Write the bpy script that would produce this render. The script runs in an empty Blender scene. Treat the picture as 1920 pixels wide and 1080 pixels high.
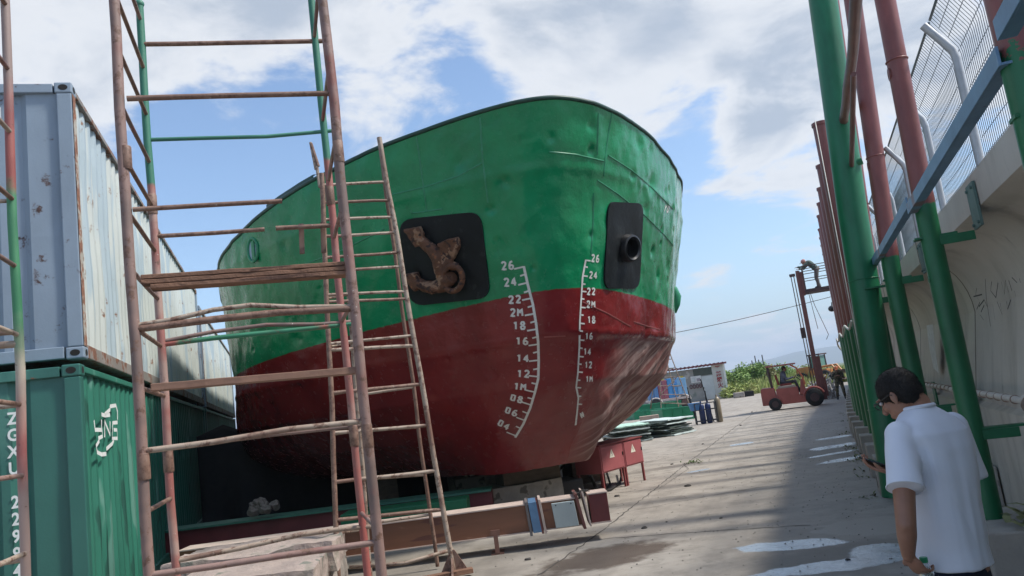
import bpy, bmesh, math, random
import numpy as np
from mathutils import Vector, Matrix, noise
from mathutils.bvhtree import BVHTree
R = math.radians
random.seed(7)
scn = bpy.context.scene
COL = scn.collection
CZ = 1.68
# ------------------------------------------------------------------ camera
PITCH, ROLL, FPX = R(8.6), R(7.6), 1450.0
cam_d = bpy.data.cameras.new("camera"); cam = bpy.data.objects.new("camera", cam_d); COL.objects.link(cam)
cam_d.sensor_width = 36; cam_d.lens = FPX/1920*36; cam_d.clip_start = .05; cam_d.clip_end = 20000
_f = Vector((0, math.cos(PITCH), math.sin(PITCH))); _u = Vector((0, -math.sin(PITCH), math.cos(PITCH))); _r = Vector((1, 0, 0))
_rt = _r*math.cos(ROLL) - _u*math.sin(ROLL); _up = _r*math.sin(ROLL) + _u*math.cos(ROLL)
m = Matrix((_rt, _up, -_f)).transposed().to_4x4(); m.translation = (0, 0, CZ); cam.matrix_world = m
scn.camera = cam
# ------------------------------------------------------------------ light
SUN_EL, SUN_AZ = R(52.5), R(95)
SUN_STRENGTH, SKY_STRENGTH, EXPOSURE = 3.2, 0.15, 0.65
sd = Vector((math.sin(SUN_AZ)*math.cos(SUN_EL), math.cos(SUN_AZ)*math.cos(SUN_EL), math.sin(SUN_EL)))
sl = bpy.data.lights.new("sun", 'SUN'); sl.energy = SUN_STRENGTH; sl.angle = R(6); sl.color = (1, .95, .87)
so = bpy.data.objects.new("sun", sl); COL.objects.link(so); so.rotation_euler = (-sd).to_track_quat('-Z', 'Y').to_euler()
scn.view_settings.view_transform = 'Standard'; scn.view_settings.look = 'None'
scn.view_settings.exposure = EXPOSURE; scn.view_settings.gamma = 1
# direction / placement helpers of the survey used to lay the yard out
C0 = Vector((0, 0, CZ))
def ray(x, y): return _f + _rt*((x-960)/FPX) + _up*((540-y)/FPX)
def G(x, y, z=0.0):
    d = ray(x, y); return C0 + d*((z-CZ)/d.z)
def atY(x, y, Y):
    d = ray(x, y); return C0 + d*(Y/d.y)
def plane(x, y, p, n):
    d = ray(x, y); return C0 + d*((p-C0).dot(n)/d.dot(n))
# ------------------------------------------------------------------ sky
W = bpy.data.worlds.new("World"); scn.world = W; W.use_nodes = True
nt = W.node_tree; nt.nodes.clear()
def N(nt, t, **k):
    n = nt.nodes.new(t)
    for a_, v in k.items(): setattr(n, a_, v)
    return n
def L(nt, a_, b_): nt.links.new(a_, b_)
def mth(nt, op, a_, b_=None, c_=None, clamp=False):
    n = N(nt, 'ShaderNodeMath', operation=op, use_clamp=clamp)
    for i, v in enumerate((a_, b_, c_)):
        if v is None: continue
        if isinstance(v, (int, float)): n.inputs[i].default_value = v
        else: L(nt, v, n.inputs[i])
    return n.outputs[0]
def world():
    out = N(nt, 'ShaderNodeOutputWorld'); bg = N(nt, 'ShaderNodeBackground'); bg.inputs[1].default_value = SKY_STRENGTH
    sky = N(nt, 'ShaderNodeTexSky', sky_type='NISHITA'); sky.sun_disc = False; sky.sun_elevation = SUN_EL; sky.sun_rotation = SUN_AZ
    sky.air_density = 1.0; sky.dust_density = 1.4; sky.ozone_density = 1.6
    tc = N(nt, 'ShaderNodeTexCoord'); sep = N(nt, 'ShaderNodeSeparateXYZ'); L(nt, tc.outputs['Generated'], sep.inputs[0])
    z = mth(nt, 'MAXIMUM', sep.outputs[2], 0.0); den = mth(nt, 'ADD', z, .16)
    cx = mth(nt, 'DIVIDE', sep.outputs[0], den); cy = mth(nt, 'DIVIDE', sep.outputs[1], den)
    cmb = N(nt, 'ShaderNodeCombineXYZ'); L(nt, cx, cmb.inputs[0]); L(nt, cy, cmb.inputs[1]); cmb.inputs[2].default_value = 3.3
    n1 = N(nt, 'ShaderNodeTexNoise'); n1.inputs['Scale'].default_value = 2.6; n1.inputs['Detail'].default_value = 11; n1.inputs['Roughness'].default_value = .6; n1.inputs['Distortion'].default_value = .35
    L(nt, cmb.outputs[0], n1.inputs['Vector'])
    n2 = N(nt, 'ShaderNodeTexNoise'); n2.inputs['Scale'].default_value = 2.6; n2.inputs['Detail'].default_value = 6; n2.inputs['Roughness'].default_value = .55
    L(nt, cmb.outputs[0], n2.inputs['Vector'])
    acc = mth(nt, 'MULTIPLY_ADD', n1.outputs[0], 2.3, -.86)
    def blob(px, rad, w, prev):
        d = ray(*px).normalized()
        vd = N(nt, 'ShaderNodeVectorMath', operation='DISTANCE'); L(nt, tc.outputs['Generated'], vd.inputs[0]); vd.inputs[1].default_value = d
        mr = N(nt, 'ShaderNodeMapRange', interpolation_type='SMOOTHSTEP'); mr.inputs[1].default_value = rad; mr.inputs[2].default_value = 0; mr.inputs[3].default_value = 0; mr.inputs[4].default_value = w
        L(nt, vd.outputs['Value'], mr.inputs[0]); return mth(nt, 'ADD', prev, mr.outputs[0])
    for px, rad, w in (((100, 20), .42, .60), ((560, 60), .22, .36), ((430, 380), .30, -.65), ((330, 230), .16, -.25), ((520, 200), .12, -.15), ((1050, 70), .26, .42), ((1350, 90), .26, .42), ((740, 60), .07, -.25),
                       ((1200, 200), .14, .30), ((900, 60), .14, .12), ((1420, 340), .13, .50), ((1300, 270), .10, -.45), ((1400, 470), .17, -.5), ((1330, 520), .05, .3), ((860, 110), .09, -.45), ((690, 190), .1, .22),
                       ((1700, 120), .25, .35), ((1380, 620), .22, .22), ((1430, 560), .1, .12), ((1300, 435), .1, -.2), ((800, 30), .1, -.2)):
        acc = blob(px, rad, w, acc)
    fac = N(nt, 'ShaderNodeMapRange', interpolation_type='SMOOTHSTEP'); fac.inputs[1].default_value = .30; fac.inputs[2].default_value = .66; L(nt, acc, fac.inputs[0])
    # cloud body: bright rims, greyer thick cores
    core = N(nt, 'ShaderNodeMapRange', interpolation_type='SMOOTHSTEP'); core.inputs[1].default_value = .62; core.inputs[2].default_value = 1.15; L(nt, acc, core.inputs[0])
    c2 = mth(nt, 'MULTIPLY', core.outputs[0], mth(nt, 'MULTIPLY_ADD', n2.outputs[0], 3.6, -1.15, clamp=True), clamp=True)
    cc = N(nt, 'ShaderNodeMixRGB'); cc.inputs[1].default_value = (3.75, 3.85, 4.0, 1); cc.inputs[2].default_value = (2.1, 2.4, 2.85, 1); L(nt, c2, cc.inputs[0])
    blue = N(nt, 'ShaderNodeMixRGB', blend_type='MULTIPLY'); blue.inputs[0].default_value = 1; blue.inputs[2].default_value = (.82, .88, .92, 1); L(nt, sky.outputs[0], blue.inputs[1])
    hz = N(nt, 'ShaderNodeMapRange', interpolation_type='SMOOTHSTEP'); hz.inputs[1].default_value = .16; hz.inputs[2].default_value = -.02; hz.inputs[4].default_value = .8; L(nt, sep.outputs[2], hz.inputs[0])
    bl2 = N(nt, 'ShaderNodeMixRGB'); bl2.inputs[2].default_value = (2.15, 2.8, 3.5, 1); L(nt, hz.outputs[0], bl2.inputs[0]); L(nt, blue.outputs[0], bl2.inputs[1]); blue = bl2
    mx = N(nt, 'ShaderNodeMixRGB'); L(nt, mth(nt, 'MULTIPLY', fac.outputs[0], .93), mx.inputs[0]); L(nt, blue.outputs[0], mx.inputs[1]); L(nt, cc.outputs[0], mx.inputs[2])
    L(nt, mx.outputs[0], bg.inputs[0]); L(nt, bg.outputs[0], out.inputs[0])
    W.cycles.sampling_method = 'MANUAL'; W.cycles.sample_map_resolution = 512
world()

# ------------------------------------------------------------------ materials
def new_mat(name):
    mt = bpy.data.materials.new(name); mt.use_nodes = True
    return mt, mt.node_tree, mt.node_tree.nodes['Principled BSDF']
def coords(t, kind='Object'):
    return N(t, 'ShaderNodeTexCoord').outputs[kind]
def tnoise(t, vec, scale, detail=5, rough=.55, stretch=None):
    if stretch:
        mp = N(t, 'ShaderNodeMapping'); mp.inputs['Scale'].default_value = stretch; L(t, vec, mp.inputs[0]); vec = mp.outputs[0]
    n = N(t, 'ShaderNodeTexNoise'); n.inputs['Scale'].default_value = scale; n.inputs['Detail'].default_value = detail; n.inputs['Roughness'].default_value = rough
    L(t, vec, n.inputs['Vector']); return n.outputs[0]
def ramp(t, fac, stops, interp='LINEAR'):
    r = N(t, 'ShaderNodeValToRGB'); cr = r.color_ramp; cr.interpolation = interp
    while len(cr.elements) < len(stops): cr.elements.new(.5)
    for e, (p, c) in zip(cr.elements, stops):
        e.position = p; e.color = (*c, 1) if len(c) == 3 else c
    L(t, fac, r.inputs[0]); return r.outputs[0]
def mixc(t, fac, a_, b_, blend='MIX'):
    n = N(t, 'ShaderNodeMixRGB', blend_type=blend)
    for i, v in ((0, fac), (1, a_), (2, b_)):
        if isinstance(v, (int, float)): n.inputs[i].default_value = v
        elif isinstance(v, tuple): n.inputs[i].default_value = (*v, 1)
        else: L(t, v, n.inputs[i])
    return n.outputs[0]
def step(t, v, a_, b_):
    n = N(t, 'ShaderNodeMapRange', interpolation_type='SMOOTHSTEP'); n.inputs[1].default_value = a_; n.inputs[2].default_value = b_; L(t, v, n.inputs[0]); return n.outputs[0]
def bump(t, b, h, strength, dist=.01):
    n = N(t, 'ShaderNodeBump'); n.inputs['Strength'].default_value = strength; n.inputs['Distance'].default_value = dist; L(t, h, n.inputs['Height']); L(t, n.outputs[0], b.inputs['Normal'])
def pm(name, col, rough=.6, var=.25, scale=4, metal=0, bmp=.3, bscale=40, rust=0.0, rscale=6, rustcol=(.13, .05, .025), stretch=None, patches=(), spec=.5, bdist=.004):
    mt, t, b = new_mat(name); v = coords(t)
    n1 = tnoise(t, v, scale, 6, .6, stretch)
    c = ramp(t, n1, [(.25, tuple(x*(1-var) for x in col)), (.75, tuple(min(1, x*(1+var)) for x in col))])
    for (pc, th, sc) in patches:
        c = mixc(t, step(t, tnoise(t, v, sc, 3, .5, stretch), th, th+.04), c, pc)
    rf = None
    if rust > 0:
        nr = tnoise(t, v, rscale, 9, .68)
        rf = step(t, nr, .72-rust*.3, .76-rust*.3+.04)
        rc = ramp(t, tnoise(t, v, rscale*5, 4), [(.3, tuple(x*.6 for x in rustcol)), (.7, tuple(min(1, x*1.6) for x in rustcol))])
        c = mixc(t, rf, c, rc)
        rr = N(t, 'ShaderNodeMapRange'); rr.inputs[3].default_value = rough; rr.inputs[4].default_value = .9; L(t, rf, rr.inputs[0]); L(t, rr.outputs[0], b.inputs['Roughness'])
    else:
        rr = N(t, 'ShaderNodeMapRange'); rr.inputs[3].default_value = rough*.85; rr.inputs[4].default_value = min(1, rough*1.15); L(t, tnoise(t, v, scale*3, 3), rr.inputs[0]); L(t, rr.outputs[0], b.inputs['Roughness'])
    L(t, c, b.inputs['Base Color']); b.inputs['Metallic'].default_value = metal; b.inputs['Specular IOR Level'].default_value = spec
    if bmp: bump(t, b, tnoise(t, v, bscale, 5, .6), bmp, bdist)
    return mt
# ------------------------------------------------------------------ mesh builder
class MB:
    def __init__(s, M=None): s.v = []; s.f = []; s.M = M
    def add(s, vs, fs):
        o = len(s.v)
        for p in vs:
            p = Vector(p)
            s.v.append(s.M @ p if s.M else p)
        s.f += [tuple(i+o for i in f) for f in fs]; return s
    def obox(s, p, X, Y, Z):
        p, X, Y, Z = Vector(p), Vector(X), Vector(Y), Vector(Z)
        vs = [p, p+X, p+X+Y, p+Y, p+Z, p+X+Z, p+X+Y+Z, p+Y+Z]
        fs = [(0, 3, 2, 1), (4, 5, 6, 7), (0, 1, 5, 4), (1, 2, 6, 5), (2, 3, 7, 6), (3, 0, 4, 7)]
        if X.cross(Y).dot(Z) < 0: fs = [f[::-1] for f in fs]
        return s.add(vs, fs)
    def box(s, x0, x1, y0, y1, z0, z1): return s.obox((x0, y0, z0), (x1-x0, 0, 0), (0, y1-y0, 0), (0, 0, z1-z0))
    def cyl(s, p0, p1, r0, r1=None, n=14, cap=True):
        return s.tube([p0, p1], [r0, r0 if r1 is None else r1], n, cap)
    def tube(s, pts, r, n=8, cap=True):
        pts = [Vector(p) for p in pts]; k = len(pts)
        rs = r if isinstance(r, (list, tuple)) else [r]*k
        vs = []; up = None
        for i, p in enumerate(pts):
            d = (pts[min(i+1, k-1)]-pts[max(i-1, 0)]).normalized()
            if up is None: up = Vector((0, 0, 1)) if abs(d.z) < .9 else Vector((1, 0, 0))
            a_ = d.cross(up).normalized(); b_ = a_.cross(d).normalized(); up = b_
            for j in range(n):
                t_ = 2*math.pi*j/n; vs.append(p+(a_*math.cos(t_)+b_*math.sin(t_))*rs[i])
        fs = [(i*n+j, i*n+(j+1) % n, (i+1)*n+(j+1) % n, (i+1)*n+j) for i in range(k-1) for j in range(n)]
        if cap: fs += [tuple(range(n))[::-1], tuple((k-1)*n+j for j in range(n))]
        return s.add(vs, fs)
    def ell(s, c, rad, ax=None, nu=14, nv=9):
        c = Vector(c); ax = ax or (Vector((1, 0, 0)), Vector((0, 1, 0)), Vector((0, 0, 1)))
        vs = []; fs = []
        for i in range(nv+1):
            ph = math.pi*i/nv
            for j in range(nu):
                th = 2*math.pi*j/nu
                vs.append(c+ax[0]*(rad[0]*math.sin(ph)*math.cos(th))+ax[1]*(rad[1]*math.sin(ph)*math.sin(th))+ax[2]*(rad[2]*math.cos(ph)))
        for i in range(nv):
            for j in range(nu): fs.append((i*nu+j, (i+1)*nu+j, (i+1)*nu+(j+1) % nu, i*nu+(j+1) % nu))
        return s.add(vs, fs)
    def prism(s, poly, ext):
        poly = [Vector(p) for p in poly]; e = Vector(ext); n = len(poly)
        return s.add(poly+[p+e for p in poly], [tuple(range(n))[::-1], tuple(range(n, 2*n))]+[(i, (i+1) % n, n+(i+1) % n, n+i) for i in range(n)])
    def sweep(s, prof, path, close=True):
        """prof: list of (u,v); path: list of (origin, U, V)"""
        n = len(prof); vs = []
        for o, U, V in path: vs += [Vector(o)+Vector(U)*a_+Vector(V)*b_ for a_, b_ in prof]
        fs = []
        for i in range(len(path)-1):
            for j in range(n if close else n-1): fs.append((i*n+j, i*n+(j+1) % n, (i+1)*n+(j+1) % n, (i+1)*n+j))
        if close: fs += [tuple(range(n))[::-1], tuple((len(path)-1)*n+j for j in range(n))]
        return s.add(vs, fs)
    def grid(s, rows):
        nr, nc = len(rows), len(rows[0])
        return s.add([p for r_ in rows for p in r_], [(i*nc+j, i*nc+j+1, (i+1)*nc+j+1, (i+1)*nc+j) for i in range(nr-1) for j in range(nc-1)])
    def ribbon(s, pts, nrm, w, off=.004, th=0.0):
        """raised strip following pts, nrm = normals"""
        k = len(pts); a_ = []
        for i in range(k):
            d = (pts[min(i+1, k-1)]-pts[max(i-1, 0)]).normalized(); sd_ = d.cross(nrm[i]).normalized()*w*.5
            o_ = pts[i]+nrm[i]*off
            a_.append((o_-sd_, o_+nrm[i]*th, o_+sd_) if th else (o_-sd_, o_+sd_))
        return s.grid(a_)
    def build(s, name, mat, parent=None, smooth=False, bev=0.0, fix=False):
        off = parent_loc(parent) if parent is not None else s.base if hasattr(s, 'base') else Vector((0, 0, 0))
        me = bpy.data.meshes.new(name); me.from_pydata([tuple(p-off) for p in s.v], [], s.f); me.update()
        if fix:
            b = bmesh.new(); b.from_mesh(me); bmesh.ops.remove_doubles(b, verts=b.verts, dist=1e-5); bmesh.ops.recalc_face_normals(b, faces=b.faces); b.to_mesh(me); b.free()
        if smooth == 'auto':
            me.polygons.foreach_set('use_smooth', [True]*len(me.polygons)); me.set_sharp_from_angle(angle=R(40))
        elif smooth: me.polygons.foreach_set('use_smooth', [True]*len(me.polygons))
        o = bpy.data.objects.new(name, me); COL.objects.link(o)
        if mat: me.materials.append(mat)
        if parent is not None: o.parent = parent
        else: o.location = off
        if bev:
            md = o.modifiers.new('bev', 'BEVEL'); md.width = bev; md.segments = 2; md.limit_method = 'ANGLE'; md.angle_limit = R(40)
        return o
def parent_loc(p):
    l = Vector((0, 0, 0))
    while p is not None: l = l+p.location; p = p.parent
    return l
def tag(o, label=None, cat=None, group=None, kind=None):
    if label: o['label'] = label
    if cat: o['category'] = cat
    if group: o['group'] = group
    if kind: o['kind'] = kind
    return o
def thing(name, label, cat, loc, group=None):
    o = bpy.data.objects.new(name, None); COL.objects.link(o); o.location = loc; o.empty_display_size = .1
    return tag(o, label, cat, group)
def one(mb, name, mat, label, cat, loc, group=None, **k):
    mb.base = Vector(loc); o = mb.build(name, mat, None, **k); return tag(o, label, cat, group)
def copy_tree(o, delta, label=None, parent=None):
    c = o.copy(); COL.objects.link(c)
    if parent is None: c.location = o.location+Vector(delta)
    else: c.parent = parent
    if label: c['label'] = label
    for ch in list(o.children): copy_tree(ch, delta, None, c)
    return c
def remesh(o, voxel, smooth=4, fac=.5):
    md = o.modifiers.new('r', 'REMESH'); md.mode = 'VOXEL'; md.voxel_size = voxel; md.use_smooth_shade = True
    if smooth:
        ms = o.modifiers.new('s', 'SMOOTH'); ms.iterations = smooth; ms.factor = fac
    dg = bpy.context.evaluated_depsgraph_get(); dg.update()
    me = bpy.data.meshes.new_from_object(o.evaluated_get(dg)); old = o.data; mats = [m_ for m_ in old.materials]
    o.modifiers.clear(); o.data = me
    me.materials.clear()
    for m_ in mats: me.materials.append(m_)
    me.polygons.foreach_set('use_smooth', [True]*len(me.polygons))
    return o
def displace(o, fn):
    me = o.data; n = len(me.vertices); co = np.empty(n*3); no = np.empty(n*3)
    me.vertices.foreach_get('co', co); me.vertices.foreach_get('normal', no); co = co.reshape(-1, 3); no = no.reshape(-1, 3)
    d = np.array([fn(Vector(c)) for c in co]); co = co+no*d[:, None]; me.vertices.foreach_set('co', co.ravel()); me.update()
def text_obj(name, body, size, origin, X, Y, mat, parent, off=0.0, extrude=.001, align='LEFT', bold=0.0):
    cu = bpy.data.curves.new(name, 'FONT'); cu.body = body; cu.size = size; cu.extrude = extrude; cu.align_x = align; cu.resolution_u = 3; cu.offset = bold
    o = bpy.data.objects.new(name, cu); COL.objects.link(o)
    dg = bpy.context.evaluated_depsgraph_get(); dg.update(); me = bpy.data.meshes.new_from_object(o.evaluated_get(dg)); bpy.data.objects.remove(o)
    X = Vector(X); Y = Vector(Y); Z = X.cross(Y).normalized(); mw = Matrix((X, Y, Z)).transposed().to_4x4(); mw.translation = Vector(origin)+Z*off-parent_loc(parent)
    me.transform(mw); me.materials.clear(); me.materials.append(mat)
    o = bpy.data.objects.new(name, me); COL.objects.link(o); o.parent = parent; return o
# yard axes: wall runs along WD (offset along WN to the right), ship and containers along SA (offset along SQ)
AL = R(20.4); WD = Vector((math.sin(AL), math.cos(AL), 0)); WN = Vector((math.cos(AL), -math.sin(AL), 0))
BE = R(-17.4); SA = Vector((math.sin(BE), math.cos(BE), 0)); SQ = Vector((math.cos(BE), -math.sin(BE), 0))
UP = Vector((0, 0, 1))
def wbend(t): return max(0.0, t-20)**1.25*.0175
def wl(t, D, z=0.0): return WD*t+WN*(D+wbend(t))+UP*z
def sh(b, y, z=0.0): return SA*b+SQ*y+UP*z      # y measured from the camera foot
# ------------------------------------------------------------------ ground
def mat_ground():
    mt, t, b = new_mat('yard_concrete')
    g = N(t, 'ShaderNodeNewGeometry').outputs['Position']
    big = tnoise(t, g, .35, 6, .6); mid = tnoise(t, g, 2.2, 8, .65); fine = tnoise(t, g, 45, 4, .7)
    c = ramp(t, big, [(.3, (.275, .247, .212)), (.5, (.335, .303, .262)), (.72, (.385, .355, .312))])
    c = mixc(t, mth(t, 'MULTIPLY', step(t, mid, .42, .66), .6), c, (.185, .165, .142)); c = mixc(t, mth(t, 'MULTIPLY', step(t, tnoise(t, g, 7, 9, .75), .56, .68), .45), c, (.13, .118, .10)); c = mixc(t, mth(t, 'MULTIPLY', step(t, tnoise(t, g, 3.1, 8, .7), .60, .70), .4), c, (.46, .43, .39))
    c = mixc(t, mth(t, 'MULTIPLY', step(t, tnoise(t, g, 160, 2, .6), .62, .74), .5), c, (.15, .14, .125))
    # streaks left by dragging and tyres along the lane
    mp = N(t, 'ShaderNodeMapping'); mp.inputs['Rotation'].default_value = (0, 0, AL); L(t, g, mp.inputs[0])
    mp2 = N(t, 'ShaderNodeMapping'); mp2.inputs['Scale'].default_value = (3.2, .16, 1); L(t, mp.outputs[0], mp2.inputs[0])
    st = tnoise(t, mp2.outputs[0], 1.0, 5, .6)
    c = mixc(t, mth(t, 'MULTIPLY', step(t, st, .5, .75), .4), c, (.175, .16, .142))
    mp3 = N(t, 'ShaderNodeMapping'); mp3.inputs['Scale'].default_value = (.25, 2.6, 1); L(t, mp.outputs[0], mp3.inputs[0])
    st2 = tnoise(t, mp3.outputs[0], 1.0, 5, .6)
    c = mixc(t, mth(t, 'MULTIPLY', step(t, st2, .55, .75), .35), c, (.2, .18, .155))
    # wall shadow strip darkened into the ground colour, brown spill and a paler patched slab
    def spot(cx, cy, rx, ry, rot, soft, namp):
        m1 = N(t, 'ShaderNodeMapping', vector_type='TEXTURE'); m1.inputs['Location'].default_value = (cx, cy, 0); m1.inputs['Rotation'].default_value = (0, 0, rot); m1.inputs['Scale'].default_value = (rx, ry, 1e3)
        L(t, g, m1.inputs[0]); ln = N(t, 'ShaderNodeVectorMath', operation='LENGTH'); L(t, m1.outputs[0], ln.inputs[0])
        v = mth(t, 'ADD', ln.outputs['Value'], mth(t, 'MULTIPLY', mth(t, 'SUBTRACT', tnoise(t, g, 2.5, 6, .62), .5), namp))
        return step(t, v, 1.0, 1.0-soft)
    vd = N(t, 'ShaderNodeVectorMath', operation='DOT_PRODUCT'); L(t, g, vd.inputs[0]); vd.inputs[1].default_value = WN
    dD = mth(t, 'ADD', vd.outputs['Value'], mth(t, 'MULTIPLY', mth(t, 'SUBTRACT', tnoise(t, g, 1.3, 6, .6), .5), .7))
    wall_shade = step(t, dD, -1.0, -.55)
    c = mixc(t, mth(t, 'MULTIPLY', wall_shade, .28), c, (.15, .138, .12))
    p = G(1130, 1045); sp = spot(p.x, p.y, 1.0, .6, .5, .4, 1.5); c = mixc(t, mth(t, 'MULTIPLY', sp, .85), c, (.065, .043, .032))
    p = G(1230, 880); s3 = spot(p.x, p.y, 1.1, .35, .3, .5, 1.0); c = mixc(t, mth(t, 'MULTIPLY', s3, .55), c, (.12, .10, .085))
    p = G(1640, 985); s4 = spot(p.x-.05, p.y, .55, .48, -.35, .08, 1.1); c = mixc(t, mth(t, 'MULTIPLY', s4, .75), c, (.31, .285, .25))
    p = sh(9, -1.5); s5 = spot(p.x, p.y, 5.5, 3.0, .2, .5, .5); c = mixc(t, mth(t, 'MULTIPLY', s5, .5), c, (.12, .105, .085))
    pud = None
    for px, rx, ry, rot in (((1480, 1022), .58, .24, -.3), ((1572, 1060), .78, .20, .0), ((1668, 1032), .36, .30, .0), ((1570, 836), .75, .30, .3), ((1560, 851), .62, .14, .3), ((1580, 862), .62, .20, .3), ((1565, 820), .5, .22, .3), ((1392, 832), .42, .22, .5), ((1312, 882), .30, .10, .4)):
        p = G(*px); q = spot(p.x, p.y, rx, ry, rot, .16, 1.35); pud = q if pud is None else mth(t, 'MAXIMUM', pud, q)
    halo = None
    for px, rx, ry in (((1560, 1045), 1.3, .75), ((1570, 845), 1.5, 1.6)):
        p = G(*px); q = spot(p.x, p.y, rx, ry, .1, .6, 1.0); halo = q if halo is None else mth(t, 'MAXIMUM', halo, q)
    c = mixc(t, mth(t, 'MULTIPLY', halo, .45), c, (.085, .08, .072))
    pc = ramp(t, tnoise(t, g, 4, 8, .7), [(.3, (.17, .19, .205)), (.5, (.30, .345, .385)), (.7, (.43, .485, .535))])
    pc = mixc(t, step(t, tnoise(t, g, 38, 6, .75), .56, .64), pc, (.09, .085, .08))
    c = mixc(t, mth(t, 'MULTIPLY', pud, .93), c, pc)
    # far from the slab: earth and grass colour
    vy = N(t, 'ShaderNodeSeparateXYZ'); L(t, g, vy.inputs[0])
    far = step(t, mth(t, 'ADD', vy.outputs[1], mth(t, 'MULTIPLY', big, 14)), 74, 92)
    c = mixc(t, far, c, (.10, .13, .045))
    L(t, c, b.inputs['Base Color'])
    rr = N(t, 'ShaderNodeMapRange'); rr.inputs[3].default_value = .92; rr.inputs[4].default_value = .5; L(t, mth(t, 'MULTIPLY', wall_shade, mid), rr.inputs[0]); L(t, mixc(t, pud, rr.outputs[0], (.25, .25, .25)), b.inputs['Roughness'])
    b.inputs['Specular IOR Level'].default_value = .35
    h = mth(t, 'ADD', mth(t, 'MULTIPLY', fine, .35), mth(t, 'MULTIPLY', mid, 1.0)); bump(t, b, h, .55, .012)
    return mt
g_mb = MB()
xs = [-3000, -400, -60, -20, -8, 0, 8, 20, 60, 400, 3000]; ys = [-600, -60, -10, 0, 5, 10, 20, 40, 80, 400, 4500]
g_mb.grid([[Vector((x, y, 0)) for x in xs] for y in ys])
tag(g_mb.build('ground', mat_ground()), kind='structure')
# expansion joints and cracks of the slab: thin dark filled grooves, lying 4 mm proud as tar
tar = pm('joint_tar', (.07, .062, .055), .9, .3, 20)
def crack(pts, w, seed):
    rnd = random.Random(seed); out = []
    for a_, b_ in zip(pts[:-1], pts[1:]):
        n = max(2, int((b_-a_).length/.12))
        for i in range(n): out.append(a_.lerp(b_, i/n)+Vector((rnd.uniform(-1, 1), rnd.uniform(-1, 1), 0))*.018)
    out.append(pts[-1]); mb = MB(); k = len(out); rows = []
    for i in range(k):
        d = (out[min(i+1, k-1)]-out[max(i-1, 0)]).normalized(); s_ = Vector((-d.y, d.x, 0))*w*rnd.uniform(.25, 1)
        rows.append((out[i]-s_+UP*.004, out[i]+s_+UP*.004))
    mb.grid(rows); return mb
joints = MB()
for pts, w, sd_ in (([G(1010, 1079), G(1110, 1010), G(1180, 955), G(1300, 860), G(1420, 770)], .014, 1), ([G(1112, 1012), G(1330, 996), G(1520, 985)], .011, 2), ([G(1140, 926), G(1235, 917), G(1290, 880), G(1280, 868)], .009, 3),
                    ([G(1200, 870), G(1340, 838), G(1500, 806)], .012, 4), ([G(1150, 965), G(1330, 930), G(1480, 905)], .008, 5)):
    m_ = crack(pts, w, sd_); joints.add(m_.v, m_.f)
tag(joints.build('pavement', tar), kind='structure')
# hills far off
hl = MB(); rows = []
for j in range(5):
    row = []
    for i in range(90):
        az = R(-55+i*110/89); d = 3600+j*420; prof = (.5+.5*noise.noise(Vector((i*.11, 3.1, 0))))*.75+.3*noise.noise(Vector((i*.37, 7.7, 0)))
        h = max(0, prof)*80*math.sin(math.pi*min(1, (j+.0)/4*1.0)) if j < 4 else 0
        h += 78*math.exp(-((az-R(21.5))/R(4.2))**2)*math.sin(math.pi*min(1, j/4))*(.8+.3*noise.noise(Vector((i*.9, j, 2))))
        row.append(Vector((math.sin(az)*d, math.cos(az)*d, h-2)))
    rows.append(row)
hl.grid(rows); tag(hl.build('hills', pm('hill_forest', (.045, .07, .035), .95, .3, .004, bmp=0), smooth=True), kind='structure')

# ------------------------------------------------------------------ ship hull
LV = [(0.72, 10.95, 9.6, 3.8, 1.5, 1.0), (.85, 10.8, 9.2, 4.15, 1.55, .99), (1.0, 10.65, 8.9, 4.35, 1.6, .98), (1.3, 10.4, 8.0, 4.5, 1.7, .95), (1.9, 9.9, 7.1, 4.55, 1.9, .92), (2.55, 9.45, 6.8, 4.45, 2.0, .90),
      (3.4, 9.2, 6.9, 4.5, 2.0, .88), (4.25, 8.93, 7.0, 4.55, 2.1, .86), (4.6, 8.80, 7.1, 4.6, 2.12, .855), (5.5, 8.50, 7.4, 4.6, 2.2, .84)]
DAX = 3.6
def hpar(z): return [np.interp(z, [l[0] for l in LV], [l[k] for l in LV]) for k in range(1, 6)]
def hrim(b): return float(np.interp(b, [8.5, 10, 12, 14, 16, 18, 25, 45], [5.42, 5.32, 5.12, 4.85, 4.62, 4.5, 4.3, 4.6]))
def hpaint(b): return float(np.interp(b, [9, 12, 16, 40], [3.12, 2.98, 2.85, 2.7]))
BEND = 40.0
def hull_pt(s, v):
    """s in -1..1 along the side (0 = stem), v 0 keel .. 1 rim"""
    a_ = abs(s); db = (a_**2.0)*9.5 if a_ < .8 else 9.5*.64+(a_-.8)/.2*(BEND-9.5*.64-10)
    z = .72; b = 0
    for _ in range(3):
        zt = hrim(hpar(max(z, 2))[0]+db); z = .72+(zt-.72)*v; x0 = hpar(z)[0]; b = x0+db
    x0, Lg, B, mm, e = hpar(z); t = min(1, db/Lg); y = B*(1-(1-t)**mm)**e; lo_ = max(0, min(1, (2.3-z)/.9)); y = math.sqrt(y*y+(1.1+1.2*lo_)*db*math.exp(-db/(.55+.35*lo_))); b += .10*math.exp(-db/.4)
    if b > 34: y *= 1-.12*((b-34)/8)**2
    return b, (y if s > 0 else -y), z
dents = []
rnd = random.Random(11)
for i in range(110):
    s_ = math.copysign(math.sqrt(rnd.uniform(0, .5)), rnd.uniform(-1, .8)); v_ = rnd.uniform(.25, .97); dents.append((s_, v_, rnd.uniform(.03, .10), rnd.uniform(.006, .028)))
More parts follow.
